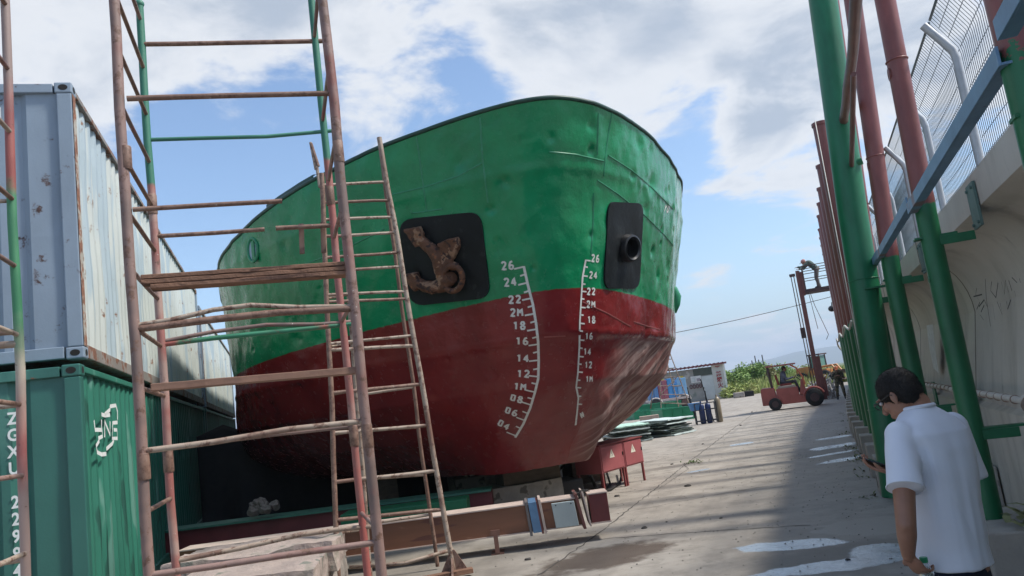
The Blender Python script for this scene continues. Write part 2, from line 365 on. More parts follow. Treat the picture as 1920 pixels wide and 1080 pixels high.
def build_hull():
    ss = np.concatenate([np.linspace(-1, -.8, 14)[:-1], np.linspace(-.8, .8, 520), np.linspace(.8, 1, 14)[1:]])
    vv = np.linspace(0, 1, 230)
    P = np.zeros((len(vv), len(ss), 3)); 
    for i, v in enumerate(vv):
        for j, s in enumerate(ss): P[i, j] = hull_pt(s, v)
    # to world
    Wd = P[..., 0:1]*np.array(SA)+(P[..., 1:2]+DAX)*np.array(SQ)+P[..., 2:3]*np.array(UP)
    du = np.gradient(Wd, axis=1); dv = np.gradient(Wd, axis=0); nn = np.cross(du, dv); nn /= np.linalg.norm(nn, axis=2, keepdims=True)+1e-9
    out = Wd-Wd.mean(axis=(0, 1)); sgn = np.sign((nn*out).sum(axis=2).mean()); nn *= sgn
    D = np.zeros(Wd.shape[:2])
    X = P[..., 0]; Y = P[..., 1]; Z = P[..., 2]
    arc = np.zeros_like(X); arc[:, 1:] = np.cumsum(np.linalg.norm(np.diff(Wd, axis=1), axis=2), axis=1)
    mid = len(ss)//2; arc -= arc[:, mid:mid+1]
    for (s_, v_, r_, a_) in dents:
        i = int(v_*(len(vv)-1)); j = int(np.argmin(abs(ss-s_))); c = Wd[i, j]
        d2 = ((Wd-c)**2).sum(axis=2); D -= a_*np.exp(-d2/(r_*r_))
    # sharp deep dents that the photo shows
    for px, r_, a_ in (((945, 340), .09, .04), ((920, 395), .05, .03), ((1110, 280), .06, .035), ((1225, 470), .08, .04), ((1240, 430), .06, .03), ((1185, 330), .06, .03), ((1220, 345), .15, .05), ((865, 625), .5, .05), ((700, 330), .35, -.03), ((1090, 365), .3, .03), ((1010, 300), .8, .03), ((1230, 600), .2, .04)):
        # nearest hull vertex seen along that direction
        d = np.array(ray(*px)); d = d/np.linalg.norm(d); rel = Wd-np.array(C0); tt = (rel*d).sum(axis=2); off = np.linalg.norm(rel-tt[..., None]*d, axis=2)+tt*.02
        i, j = np.unravel_index(np.argmin(off), off.shape); c = Wd[i, j]; d2 = ((Wd-c)**2).sum(axis=2); D -= a_*np.exp(-d2/(r_*r_))
    fr = .55
    for i in range(len(vv)):
        for j in range(13, len(ss)-13):
            p = Vector((arc[i, j], Z[i, j], 0))
            n1 = noise.noise(Vector((p.x*.9, p.y*.8, 1.7))); n2 = noise.noise(Vector((p.x*2.4, p.y*2.0, 5.1))); n3 = noise.noise(Vector((p.x*6, p.y*5, 9.3)))
            D[i, j] += .032*n1+.021*n2+.007*n3-.012*max(0, noise.noise(Vector((p.x*1.6, p.y*2.6, 21)))-.25)**.5
            # plate panting between frames
            D[i, j] += .0045*math.sin(2*math.pi*arc[i, j]/fr)*(.5+.5*n1)
            zz = Z[i, j]; D[i, j] += .010*math.exp(-((zz-4.6)/.07)**2)+.016*math.exp(-((zz-2.5)/.05)**2)*(1 if abs(Y[i, j]) > .6 else .3)
            if zz < 2.5 and Y[i, j] > .4:   # scraped and buckled starboard bilge
                cr = (X[i, j]*1.0-zz*1.27); D[i, j] += .05*noise.noise(Vector((cr*2.4, zz*.5, 3)))*min(1, (2.5-zz)/.3)*min(1, (Y[i, j]-.4))
    Wd2 = Wd+nn*D[..., None]
    mb = MB(); nr, nc = len(vv), len(ss)
    mb.v = [Vector(p) for p in Wd2.reshape(-1, 3)]
    f = [(i*nc+j, i*nc+j+1, (i+1)*nc+j+1, (i+1)*nc+j) for i in range(nr-1) for j in range(nc-1)]
    if sgn > 0: pass
    else: f = [q[::-1] for q in f]
    mb.f = f
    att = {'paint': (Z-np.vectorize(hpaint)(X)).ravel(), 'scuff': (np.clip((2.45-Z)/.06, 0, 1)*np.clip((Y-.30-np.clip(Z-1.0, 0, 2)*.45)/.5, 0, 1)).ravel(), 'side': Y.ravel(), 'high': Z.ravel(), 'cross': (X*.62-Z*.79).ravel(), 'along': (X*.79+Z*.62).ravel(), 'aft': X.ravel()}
    return mb, att, ss, vv, Wd2
def mat_hull():
    mt, t, b = new_mat('hull_paint'); v = coords(t)
    def A(n): 
        a_ = N(t, 'ShaderNodeAttribute'); a_.attribute_name = n; return a_.outputs['Fac']
    nz = tnoise(t, v, 1.6, 5, .6); nf = tnoise(t, v, 9, 5, .6)
    green = ramp(t, nz, [(.3, (.003, .165, .062)), (.55, (.004, .225, .085)), (.8, (.010, .29, .12))])
    green = mixc(t, mth(t, 'MULTIPLY', step(t, tnoise(t, v, 5, 7, .7), .62, .78), .35), green, (.04, .24, .13))
    red = ramp(t, nz, [(.3, (.14, .010, .012)), (.7, (.215, .020, .020))])
    red = mixc(t, mth(t, 'MULTIPLY', step(t, nf, .58, .75), .35), red, (.20, .05, .035))
    edge = mth(t, 'ADD', A('paint'), mth(t, 'MULTIPLY', mth(t, 'SUBTRACT', nf, .5), .03))
    c = mixc(t, step(t, edge, -.008, .008), red, green)
    # mud scrapes
    cmb = N(t, 'ShaderNodeCombineXYZ'); L(t, mth(t, 'MULTIPLY', A('cross'), 4.5), cmb.inputs[0]); L(t, mth(t, 'MULTIPLY', A('along'), .55), cmb.inputs[1])
    sn = tnoise(t, cmb.outputs[0], 1.0, 6, .6)
    cmb2 = N(t, 'ShaderNodeCombineXYZ'); L(t, mth(t, 'MULTIPLY', A('cross'), 16), cmb2.inputs[0]); L(t, mth(t, 'MULTIPLY', A('along'), 1.2), cmb2.inputs[1])
    sn2 = tnoise(t, cmb2.outputs[0], 1.0, 5, .6)
    scf = mth(t, 'MULTIPLY', A('scuff'), step(t, mth(t, 'ADD', mth(t, 'MULTIPLY', sn, .6), mth(t, 'MULTIPLY', sn2, .4)), .30, .42))
    mud = ramp(t, mth(t, 'ADD', mth(t, 'MULTIPLY', sn, .65), mth(t, 'MULTIPLY', sn2, .35)), [(.36, (.13, .03, .026)), (.48, (.16, .075, .062)), (.58, (.38, .275, .24))])
    c = mixc(t, mth(t, 'MULTIPLY', scf, .88), c, mud)
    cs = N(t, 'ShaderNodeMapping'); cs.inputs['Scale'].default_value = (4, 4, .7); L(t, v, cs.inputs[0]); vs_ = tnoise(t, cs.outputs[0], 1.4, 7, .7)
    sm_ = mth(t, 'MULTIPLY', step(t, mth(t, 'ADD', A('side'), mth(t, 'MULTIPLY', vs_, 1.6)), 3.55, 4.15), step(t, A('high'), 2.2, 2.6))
    c = mixc(t, mth(t, 'MULTIPLY', mth(t, 'MULTIPLY', sm_, step(t, vs_, .42, .6)), .8), c, (.40, .50, .43))  # pale scrapes, with sun glare on the right side put into the paint
    drip = tnoise(t, v, 1.0, 6, .65, (9, 9, .35))
    c = mixc(t, mth(t, 'MULTIPLY', step(t, drip, .60, .72), .30), c, mixc(t, step(t, edge, -.008, .008), (.075, .012, .012), (.004, .085, .04)))
    c = mixc(t, step(t, tnoise(t, v, 11, 9, .75), .745, .77), c, (.16, .07, .04))
    # faint grime and pale scratches
    sc = N(t, 'ShaderNodeMapping'); sc.inputs['Scale'].default_value = (2, 2, 30); L(t, v, sc.inputs[0])
    c = mixc(t, mth(t, 'MULTIPLY', step(t, tnoise(t, sc.outputs[0], 1.5, 6, .7), .66, .72), .22), c, (.35, .42, .36))
    aft = step(t, mth(t, 'ADD', A('aft'), mth(t, 'MULTIPLY', nz, 3.0)), 15.2, 16.6)
    aft = mth(t, 'MULTIPLY', aft, step(t, A('high'), 2.9, 3.3))
    c = mixc(t, mth(t, 'MULTIPLY', aft, step(t, tnoise(t, v, 3.5, 6, .7), .4, .6)), c, (.16, .15, .12))
    L(t, c, b.inputs['Base Color'])
    rr = N(t, 'ShaderNodeMapRange'); rr.inputs[3].default_value = .19; rr.inputs[4].default_value = .8; b.inputs['Specular IOR Level'].default_value = .45; L(t, mth(t, 'MAXIMUM', scf, mth(t, 'MULTIPLY', step(t, nf, .45, .8), .3)), rr.inputs[0]); L(t, rr.outputs[0], b.inputs['Roughness'])
    h = mth(t, 'ADD', tnoise(t, v, 7, 5, .6), mth(t, 'MULTIPLY', tnoise(t, v, 60, 4, .6), .12)); h = mth(t, 'ADD', h, mth(t, 'MULTIPLY', scf, mth(t, 'MULTIPLY', sn2, .8)))
    bump(t, b, h, .5, .02); return mt
hmb, hatt, hss, hvv, hW = build_hull()
P0 = sh(9.5, DAX, 0)
ship = thing('cargo_ship', 'green and dark red ship bow standing on keel blocks in the yard', 'ship', P0)
M_hull = mat_hull()
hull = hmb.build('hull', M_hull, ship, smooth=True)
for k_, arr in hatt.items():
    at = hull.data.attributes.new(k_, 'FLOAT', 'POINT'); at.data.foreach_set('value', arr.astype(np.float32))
bvh = BVHTree.FromPolygons([tuple(p) for p in hmb.v], hmb.f)
def hray(x, y):
    d = ray(x, y).normalized(); h = bvh.ray_cast(C0, d)
    if h[0] is None: return None
    n_ = h[1] if h[1].dot(d) < 0 else -h[1]
    return h[0], n_
def hpath(px, sub=6):
    out = []
    for (a_, b_) in zip(px[:-1], px[1:]):
        for i in range(sub): out.append((a_[0]+(b_[0]-a_[0])*i/sub, a_[1]+(b_[1]-a_[1])*i/sub))
    out.append(px[-1]); hs = [hray(*q) for q in out]; return [h for h in hs if h]
# bottom plate, deck, transom
mb = MB(); nc = len(hss)
bot = [Vector(p) for p in hW[0]]; top = [Vector(p) for p in hW[-1]]; h2 = nc//2
mb.grid([[bot[j], bot[nc-1-j]] for j in range(h2+1)]); 
mb.build('bottom_plate', M_hull, hull)
lowi = int(len(hvv)*.80); mb = MB()
def inward(p, j, w_=.07):
    yy = (p-P0).dot(SQ); return p-SQ*(w_*max(-1, min(1, yy/1.2)))+SA*(w_*max(0, 1-abs(yy)/3.5))
inn = [inward(p, j) for j, p in enumerate(top)]; dk = [inward(Vector(hW[lowi][j]), j, .09) for j in range(nc)]
mb.grid([top, inn]); mb.grid([inn, dk])
mb.grid([[dk[j], dk[nc-1-j]] for j in range(h2+1)])
mb.build('deck', pm('deck_paint', (.05, .12, .08), .7), ship)
mb = MB(); colL = [Vector(p) for p in hW[:, 0]]; colR = [Vector(p) for p in hW[:, -1]]; mb.grid([colL, colR]); mb.build('transom', M_hull, hull)
mb = MB(); sub = list(range(0, nc, 4)); mb.tube([top[j]+UP*.012 for j in sub], .03, 8)
M_rim = pm('rim_paint', (.012, .05, .035), .45, .3, 6, rust=.2)
mb.build('rail', M_rim, ship, smooth=True)
# weld seams
M_weld = pm('weld_paint', (.03, .24, .12), .35, .2, 20, bmp=.5)
M_weldr = pm('weld_paint_red', (.30, .07, .055), .35, .2, 20, bmp=.5)
def seam(px, w=.022, th=.012, mat=M_weld):
    hs = hpath(px, 14); 
    if len(hs) < 3: return
    b = MB(); rn = random.Random(3); b.ribbon([h[0] for h in hs], [h[1] for h in hs], w, .001, th*1.0); b.build('weld_seam', mat, hull, smooth=True)
for px in ([(1148, 208), (1140, 255), (1134, 300), (1132, 330)], [(1122, 212), (1120, 290)], [(1030, 285), (1080, 290), (1132, 302)], [(1140, 291), (1185, 320), (1220, 350), (1245, 375), (1262, 392)],
           [(1120, 338), (1160, 365), (1210, 405), (1245, 440), (1262, 460)], [(1113, 362), (1112, 420), (1108, 478)], [(735, 365), (800, 350), (860, 330), (905, 305)], [(770, 395), (772, 400), (830, 392)], [(690, 480), (735, 470), (760, 440), (800, 425)],
           [(560, 500), (640, 470), (720, 430)], [(900, 220), (905, 300), (915, 380)], [(780, 250), (790, 320), (800, 395)], [(640, 300), (655, 400), (668, 520)]):
    seam(px)
for px in ([(1092, 566), (1140, 588), (1182, 612)], [(1188, 603), (1215, 612), (1238, 618)], [(1020, 632), (1060, 630)]):
    seam(px, .016, .008, M_weldr)
# draft marks painted along both sides of the stem
M_white = pm('mark_paint', (.64, .63, .58), .6, .16, 30, bmp=.5, bscale=80, rust=.22, rscale=16, rustcol=(.16, .05, .04))
GL = {'0': [[(.1, .1), (.1, .9), (.5, .9), (.5, .1), (.1, .1)]], '1': [[(.15, .75), (.35, .95), (.35, .05)]], '2': [[(.08, .8), (.2, .95), (.42, .95), (.54, .8), (.5, .6), (.08, .08), (.58, .08)]],
      '4': [[(.42, .02), (.42, .95), (.05, .32), (.6, .32)]], '6': [[(.5, .92), (.25, .85), (.1, .5), (.1, .15), (.28, .03), (.5, .12), (.54, .38), (.35, .52), (.12, .42)]],
      '8': [[(.3, .52), (.1, .7), (.2, .93), (.42, .93), (.52, .72), (.3, .52), (.08, .3), (.16, .05), (.46, .05), (.56, .3), (.3, .52)]],
      'M': [[(.05, .05), (.1, .95), (.32, .45), (.55, .95), (.6, .05)]], 'N': [[(.05, .05), (.08, .95), (.5, .1), (.55, .95)]], 'Y': [[(.05, .95), (.3, .5), (.3, .05)], [(.3, .5), (.55, .95)]], 'O': [[(.1, .1), (.1, .9), (.5, .9), (.5, .1), (.1, .1)]]}
def stroke(mb, px, w):
    hs = hpath(px, 3); 
    if len(hs) >= 2: mb.ribbon([h[0] for h in hs], [h[1] for h in hs], w, .005)
def glyph(mb, txt, x, y, h, wd, rot, w):
    c, s = math.cos(rot), math.sin(rot)
    for k, ch in enumerate(txt):
        for pl in GL[ch]:
            q = []
            for (gx, gy) in pl:
                lx = (gx+k*.85)*wd/.6; ly = -gy*h; q.append((x+lx*c-ly*s, y+lx*s+ly*c))
            stroke(mb, q, w)
mb = MB(); Lc = [(982, 499), (990, 535), (999, 570), (1005, 605), (1009, 640), (1010, 677), (1009, 710), (1003, 735), (994, 765), (981, 795), (966, 820)]
stroke(mb, Lc, .034)
def at_curve(cv, y):
    return float(np.interp(y, [p[1] for p in cv], [p[0] for p in cv]))
ticks = [(500, 18, -6), (514, 10, -4), (530, 17, -6), (545, 10, -4), (559, 17, -5), (573, 10, -3), (588, 18, -4), (602, 10, -3), (617, 18, -3), (631, 10, -2), (645, 18, -2), (659, 10, -1), (675, 18, 0), (691, 10, 1), (706, 18, 3), (720, 10, 4), (735, 18, 7), (748, 10, 5), (759, 17, 9), (775, 10, 7), (788, 16, 10), (803, 9, 7), (817, 18, 12)]
for (y, ln, dy) in ticks:
    x = at_curve(Lc, y); stroke(mb, [(x, y), (x-ln, y-dy*.6 if y > 700 else y-dy*.35+2)], .022)
for tx, x, y, h, wd, rot in (('26', 941, 507, 16, 9.5, -.12), ('24', 946, 538, 16, 9.5, -.12), ('22', 954, 570, 15, 9.5, -.08), ('2M', 957, 594, 15, 9.5, -.05), ('18', 962, 618, 15, 9.5, -.02), ('16', 967, 646, 14, 9.5, 0), ('14', 968, 678, 14, 9.5, .03), ('12', 969, 707, 14, 9.5, .05), ('1M', 963, 730, 13, 9, .1), ('08', 956, 750, 12, 9.5, .25), ('06', 946, 773, 12, 9.5, .35), ('04', 932, 796, 12, 9, .5)):
    glyph(mb, tx, x, y, h, wd, rot, .026)
mb.build('draft_scale', M_white, hull)
mb = MB(); Rc = [(1098, 487), (1092, 520), (1090, 550), (1087, 600), (1086, 650), (1083, 700), (1080, 725), (1084, 745), (1082, 770), (1079, 797)]
stroke(mb, Rc, .03)
for (y, ln) in ((488, 9), (500, 6), (517, 9), (532, 6), (546, 9), (560, 6), (576, 9), (590, 6), (606, 9), (620, 6), (637, 9), (652, 6), (668, 9), (682, 6), (697, 9), (712, 6), (726, 9), (742, 6), (757, 8)):
    x = at_curve(Rc, y); stroke(mb, [(x, y), (x+ln, y+1)], .02)
for tx, x, y, h, wd, rot in (('26', 1108, 491, 14, 6, .05), ('24', 1104, 522, 13, 6, .05), ('22', 1100, 553, 13, 6.3, .0), ('2M', 1099, 577, 13, 6.5, .03), ('18', 1101, 606, 13, 6, -.02), ('16', 1097, 636, 12, 5.6, -.02), ('14', 1094, 665, 12, 5.4, 0), ('12', 1096, 690, 12, 5.4, 0), ('1M', 1098, 716, 11, 5, 0), ('N', 1091, 784, 11, 6, -.5)):
    glyph(mb, tx, x, y, h, wd, rot, .024)
mb.build('draft_scale', M_white, hull)
mb = MB(); glyph(mb, 'YO', 1243, 396, 13, 4, .3, .03); mb.build('name_lettering', M_white, hull)
# black anchor recess plates, hull openings
def mat_black():
    return pm('black_paint', (.006, .008, .009), .5, .4, 5, bmp=.5, bscale=12, spec=.25, patches=(((.016, .02, .02), .62, 7),), bdist=.01)
M_black = mat_black()
def rrect_px(cor, n=5, rr=.17):
    out = []
    for i in range(4):
        p = Vector(cor[i]); a_ = Vector(cor[i-1]); b_ = Vector(cor[(i+1) % 4])
        for k in range(n+1):
            u = k/n; p0 = p.lerp(a_, rr); p2 = p.lerp(b_, rr); out.append(p0*(1-u)**2+p*2*u*(1-u)+p2*u*u)
    return out
def hplate(cor, name, off=.03):
    rim = rrect_px(cor); c = sum(rim, Vector((0, 0)))/len(rim); rings = []
    for k in range(0, 9):
        f_ = 1-k/8*.999; ring = []
        for q in rim:
            w_ = c.lerp(q, f_); h = hray(w_.x, w_.y); ring.append((h[0]+h[1]*off) if h else None)
        rings.append(ring)
    skirt = [(hray(q.x, q.y)[0]-hray(q.x, q.y)[1]*.01) for q in rim]
    allr = [skirt]+rings; n = len(rim); b = MB()
    b.add([p for r_ in allr for p in r_], [(i*n+j, (i+1)*n+j, (i+1)*n+(j+1) % n, i*n+(j+1) % n) for i in range(len(allr)-1) for j in range(n)])
    return b.build(name, M_black, hull, smooth='auto')
hplate([(748, 412), (902, 396), (921, 558), (772, 574)], 'anchor_recess_plate')
hplate([(1138, 378), (1204, 381), (1196, 541), (1130, 541)], 'anchor_recess_plate')
def frame_at(px):
    h, n_ = hray(*px); n_ = Vector((n_.x, n_.y, n_.z)).normalized(); V = (UP-n_*UP.dot(n_)).normalized(); U = V.cross(n_); return h, U, V, n_
h, U, V, n_ = frame_at((1172, 465))
fwd_n = (n_*.65-SA*.55+SQ*.1-UP*.15).normalized()
mb = MB(); c0 = h-n_*.1
ring = []
A_ = fwd_n.cross(UP).normalized(); B_ = A_.cross(fwd_n)
prof = [(.0, .20), (.21, .205), (.26, .19), (.27, .165), (.25, .14), (.0, .13), (-.0, .13)]
n = 28; vs = []
for d_, r_ in prof[:-1]:
    for j in range(n): vs.append(c0+fwd_n*d_+(A_*math.cos(2*math.pi*j/n)+B_*math.sin(2*math.pi*j/n))*r_)
mb.add(vs, [(i*n+j, i*n+(j+1) % n, (i+1)*n+(j+1) % n, (i+1)*n+j) for i in range(len(prof)-2) for j in range(n)])
mb.build('hawse_pipe', pm('hawse_black', (.012, .012, .013), .35, .3, 8, rust=.15), hull, smooth='auto')
mb = MB(); mb.add([c0+fwd_n*.12]+[c0+fwd_n*.12+(A_*math.cos(2*math.pi*j/n)+B_*math.sin(2*math.pi*j/n))*.13 for j in range(n)], [(0, 1+j, 1+(j+1) % n) for j in range(n)]); mb.build('hawse_hole', pm('hole_black', (.002, .002, .002), .9), hull)
# fairlead opening
h, U, V, n_ = frame_at((476, 469)); mb = MB()
rg = [h+n_*.02+U*(.13*math.cos(a_))*1.0+V*(.19*math.sin(a_)) for a_ in [2*math.pi*j/24 for j in range(25)]]
mb.tube(rg, .025, 8, cap=False); mb.build('fairlead_ring', M_weld, hull, smooth=True)
mb = MB(); mb.add([h+n_*.012]+[h+n_*.012+U*(.12*math.cos(a_))+V*(.18*math.sin(a_)) for a_ in [2*math.pi*j/24 for j in range(24)]], [(0, 1+j, 1+(j+1) % 24) for j in range(24)]); mb.build('fairlead_hole', pm('sky_pane', (.35, .45, .55), .5), hull)
mb = MB(); mb.obox(h+n_*.02-U*.01-V*.16, U*.07, V*.3, n_*.02); mb.build('fairlead_bar', M_weld, hull)
# bulwark step plate and fender lug on the far side
q0 = [top[j] for j in range(nc)]
jj = [j for j in range(nc) if -.0 < 0 or True]
j0 = int(np.argmin([abs(hss[j]+.60) for j in range(nc)])); j1 = int(np.argmin([abs(hss[j]+.50) for j in range(nc)]))
mb = MB(); seg = top[j0:j1+1]; mb.grid([[p+UP*.0 for p in seg], [p+UP*.09 for p in seg]]); mb.grid([[p+UP*.09 for p in seg], [p+UP*.09+SQ*.05 for p in seg]]); mb.build('bulwark_extension', M_rim, hull)
h = hray(1262, 530)
if h:
    p, n_ = h; mb = MB(); 
    q = sh(13.0, DAX+3.60, 3.3)
    for dz, r_ in ((0, .02), (.15, .09), (.35, .13), (.5, .10), (.62, .02)): pass
    mb.tube([q-UP*.3, q-UP*.15+SQ*.05, q+SQ*.08, q+UP*.15+SQ*.05, q+UP*.3], [.03, .08, .10, .08, .03], 10); mb.build('fender_lug', M_weld, hull, smooth=True)
# anchor
h, U, V, n_ = frame_at((835, 488)); ac = h+n_*.10
def ap(x, y, off=0.0): return plane(x, y, ac+n_*off, n_)
mb = MB()
def arm(px, r_): mb.tube([ap(*q[:2], q[2] if len(q) > 2 else 0) for q in px], r_, 10)
arm([(836, 528), (826, 505), (822, 484), (808, 466), (790, 452), (778, 446)], [.10, .095, .10, .085, .075, .06])
mb.prism([ap(755, 431, .06), ap(784, 426, .06), ap(790, 440, .06), ap(785, 462, .06), ap(778, 465, .06)], -n_*.11)
mb.prism([ap(819, 458, .05), ap(836, 450, .08), ap(853, 447, .06), ap(858, 462, .06), ap(848, 488, .03), ap(828, 492, .04)], -n_*.15)
arm([(845, 520), (832, 535), (812, 539), (795, 536), (778, 526)], [.085, .10, .095, .085, .06])
mb.prism([ap(751, 516, .05), ap(779, 512, .05), ap(786, 530, .05), ap(778, 549, .05), ap(770, 541, .05)], -n_*.11)
arm([(838, 492), (850, 500), (860, 498)], [.08, .06, .04])
an = one(mb, 'ship_anchor', pm('cast_rust', (.115, .05, .026), .85, .4, 9, bmp=1, bscale=30, patches=(((.26, .15, .09), .58, 7), ((.04, .02, .015), .58, 12), ((.22, .08, .03), .64, 18)), bdist=.012), 'rusty brown stockless anchor hanging in the black recess of the bow', 'anchor', ac)
remesh(an, .013, 2); displace(an, lambda p: .009*noise.noise(p*14)+.006*noise.noise(p*34))
mb = MB(); mb.tube([ap(848+19*math.cos(a_), 522+24*math.sin(a_), .05) for a_ in [2*math.pi*j/20 for j in range(21)]], .04, 8, cap=False)
mb.cyl(ap(845, 522, -.1), ap(845, 522, .04), .09, .09, 14)
mb.build('shackle', an.data.materials[0], an, smooth=True)
# ------------------------------------------------------------------ containers
def axes(o, X, Y, Z):
    m_ = Matrix((Vector(X), Vector(Y), Vector(Z))).transposed().to_4x4(); m_.translation = Vector(o); return m_
def corr(mb, p, Wv, Hv, Nv, wd, ht, per=.278, dep=.036, rows=10, dent=.0, seed=0, lead=.04):
    """corrugated wall: start p, along unit Wv for wd, up Hv for ht, outward Nv"""
    us = [(0, 0)]; u = lead
    while u+per < wd-lead:
        us += [(u, 0), (u+.22*per, -dep), (u+.50*per, -dep), (u+.72*per, 0)]; u += per
    us.append((wd, 0)); rr = []
    for i in range(rows+1):
        z = ht*i/rows; row = []
        for (a_, d_) in us:
            q = d_+(dent*noise.noise(Vector((a_*.8+seed, z*.9, seed))) + dent*.4*noise.noise(Vector((a_*3, z*3, seed+5))) if 0 < i < rows else 0)
            row.append(Vector(p)+Wv*a_+Hv*z+Nv*q)
        rr.append(row)
    mb.grid(rr)
def container(t0, D, z0, H_, mf, ms, mr, mc, label, seed):
    o = sh(t0, D, z0); M = axes(o, -SQ, SA, UP); LX = 12.19; WX = 2.438
    if M.to_3x3().determinant() < 0: pass
    X, Y, Z = -SQ, SA, UP
    root = thing('shipping_container', label, 'container', o)
    P = lambda x, y, z: o+X*x+Y*y+Z*z
    def bx(mb, x0, x1, y0, y1, z0_, z1): mb.obox(P(x0, y0, z0_), X*(x1-x0), Y*(y1-y0), Z*(z1-z0_)); return mb
    for x0, x1 in ((.004, .15), (WX-.15, WX-.004)):
        for y0, y1 in ((.004, .13), (LX-.13, LX-.004)): bx(MB(), x0, x1, y0, y1, .12, H_-.12).build('corner_post', mf, root, bev=.012)
    if seed:
        rows = [[P(-.0005-.006*abs(noise.noise(Vector((j*.8, i*.7, 3)))), .008+.128*j/4, .125+(H_-.25)*i/30) for j in range(5)] for i in range(31)]
        m_ = MB(); m_.grid(rows); m_.build('corroded_post_side', mr, root)
    for y0, y1 in ((.012, .10), (LX-.10, LX-.012)):
        bx(MB(), .18, WX-.18, y0, y1, H_-.11, H_-.012).build('end_rail', mf, root, bev=.008); bx(MB(), .18, WX-.18, y0-.006, y1+.01, .012, .13).build('end_rail', mf, root, bev=.008)
    for x0, x1, xa, xb in ((.006, .07, .004, .06), (WX-.07, WX-.006, WX-.06, WX-.004)):
        bx(MB(), x0, x1, .18, LX-.18, H_-.075, H_-.012).build('side_rail', mc, root, bev=.008); bx(MB(), xa, xb, .18, LX-.18, .012, .15).build('side_rail', mc, root, bev=.008)
    for x in (0, WX-.165):
        for y in (0, LX-.178):
            for z in (0, H_-.118):
                c = MB(); bx(c, x, x+.165, y, y+.178, z, z+.118)
                co = c.build('corner_casting', mf if y == 0 else mc, root, bev=.014)
                if y == 0:
                    for (cc_, U_, V_, N_, ru, rv) in ((P(x+.082, -.0022, z+.06), X, Z, -Y, .045, .032), (P(-.0022 if x == 0 else WX+.0022, y+.089, z+.06), Y, Z, -X if x == 0 else X, .045, .034)):
                        n = 18; ringp = [cc_+U_*ru*math.cos(2*math.pi*j/n)+V_*rv*math.sin(2*math.pi*j/n) for j in range(n)]
                        hb = MB(); hb.add([cc_]+ringp, [(0, 1+j, 1+(j+1) % n) for j in range(n)]); hb.build('casting_hole', M_hole, co)
    w = MB(); corr(w, P(WX-.15, .05, .125), -X, Z, -Y, WX-.30, H_-.235, per=.262, dep=.045, rows=14, dent=.012, seed=seed+1, lead=.09)
    w.build('end_wall', mf, root)
    w = MB(); corr(w, P(.042, .13, .14), Y, Z, -X, LX-.26, H_-.21, rows=12, dent=.03 if seed else .012, seed=seed+2)
    side = w.build('side_wall', ms, root)
    w = MB(); corr(w, P(WX-.042, .13, .14), Y, Z, X, LX-.26, H_-.21, rows=3, dent=.01, seed=seed+3); w.build('side_wall', ms, root)
    w = MB(); w.obox(P(.06, .05, H_-.05), X*(WX-.12), Y*(LX-.1), Z*.03); w.obox(P(.06, .05, .05), X*(WX-.12), Y*(LX-.1), Z*.08); w.obox(P(.06, LX-.06, .13), X*(WX-.12), Y*.04, Z*(H_-.2))
    w.build('roof', mc, root)
    return root, P
M_hole = pm('casting_hole', (.012, .011, .01), .9, bmp=0)
M_cblue = pm('container_blue', (.215, .27, .33), .5, .14, 1.6, rust=.46, rscale=4, bmp=.3, rustcol=(.07, .04, .035), stretch=(1, 1, .5))
M_cream = pm('container_cream', (.46, .49, .46), .55, .12, 1.2, rust=.42, rscale=4.5, stretch=(1.6, 1.6, .22), patches=(((.34, .41, .44), .52, 1.1),), rustcol=(.16, .075, .04))
M_crail = pm('container_rail_rust', (.22, .20, .18), .7, .3, 3, rust=.75, rscale=6, rustcol=(.16, .07, .04))
M_cpost = pm('container_post_rust', (.36, .33, .28), .8, .25, 3, rust=.95, rscale=5, rustcol=(.19, .085, .05), stretch=(1, 1, .12), bmp=.9, bdist=.01)
M_cgreen = pm('container_green', (.030, .125, .10), .42, .22, 1.3, rust=.14, rscale=6, stretch=(1, 1, .4), patches=(((.055, .17, .135), .60, 1.5),))
M_cgreen2 = pm('container_green_side', (.028, .15, .105), .48, .25, 1.0, rust=.2, rscale=5, stretch=(1, 1, .35), patches=(((.10, .24, .19), .62, 2.2), ((.018, .08, .06), .62, 2.8)))
lowc, PL = container(8.24, -1.80, 0.03, 2.591, M_cgreen, M_cgreen2, M_cgreen, M_cgreen2, 'green corrugated shipping container standing on the ground under the blue one', 0)
upc, PU = container(8.50, -1.815, 2.70, 2.896, M_cblue, M_cream, M_cpost, M_crail, 'faded blue and cream shipping container stacked on top of the green container', 7)
container(20.75, -1.80, 0.03, 2.591, M_cgreen, M_cgreen2, M_cgreen, M_cgreen2, 'farther green container standing behind the front green one near the ship side', 0)
container(20.95, -1.80, 2.66, 2.591, M_cblue, M_cream, M_cpost, M_crail, 'farther pale container stacked behind the blue and cream one close to the ship side', 11)
M_letter = pm('letter_white', (.66, .68, .66), .6, .12, 25, rust=.12, rscale=12, rustcol=(.05, .13, .11))
# vertical container number on the green end wall
h_ = .135
for k, ch in enumerate('ZGXU 229944 6'):
    if ch == ' ': continue
    z = 2.591-.50-k*.152
    text_obj('container_number', ch, .155, PL(.59, .043, z), SQ*.85, UP, M_letter, lowc, off=.004, extrude=.001, align='CENTER', bold=.004)
for k, ch in enumerate('9'):
    pl = MB(); pl.obox(PU(.66, .040, 2.50), -SQ*.16, -SA*.003, UP*.14); pl.build('number_plate', pm('plate_white', (.6, .62, .62), .6), upc)
    text_obj('container_number', ch, .15, PU(.735, .034, 2.515), -SQ*.8, UP, pm('letter_black', (.03, .035, .04), .6), upc, off=.003, align='CENTER')
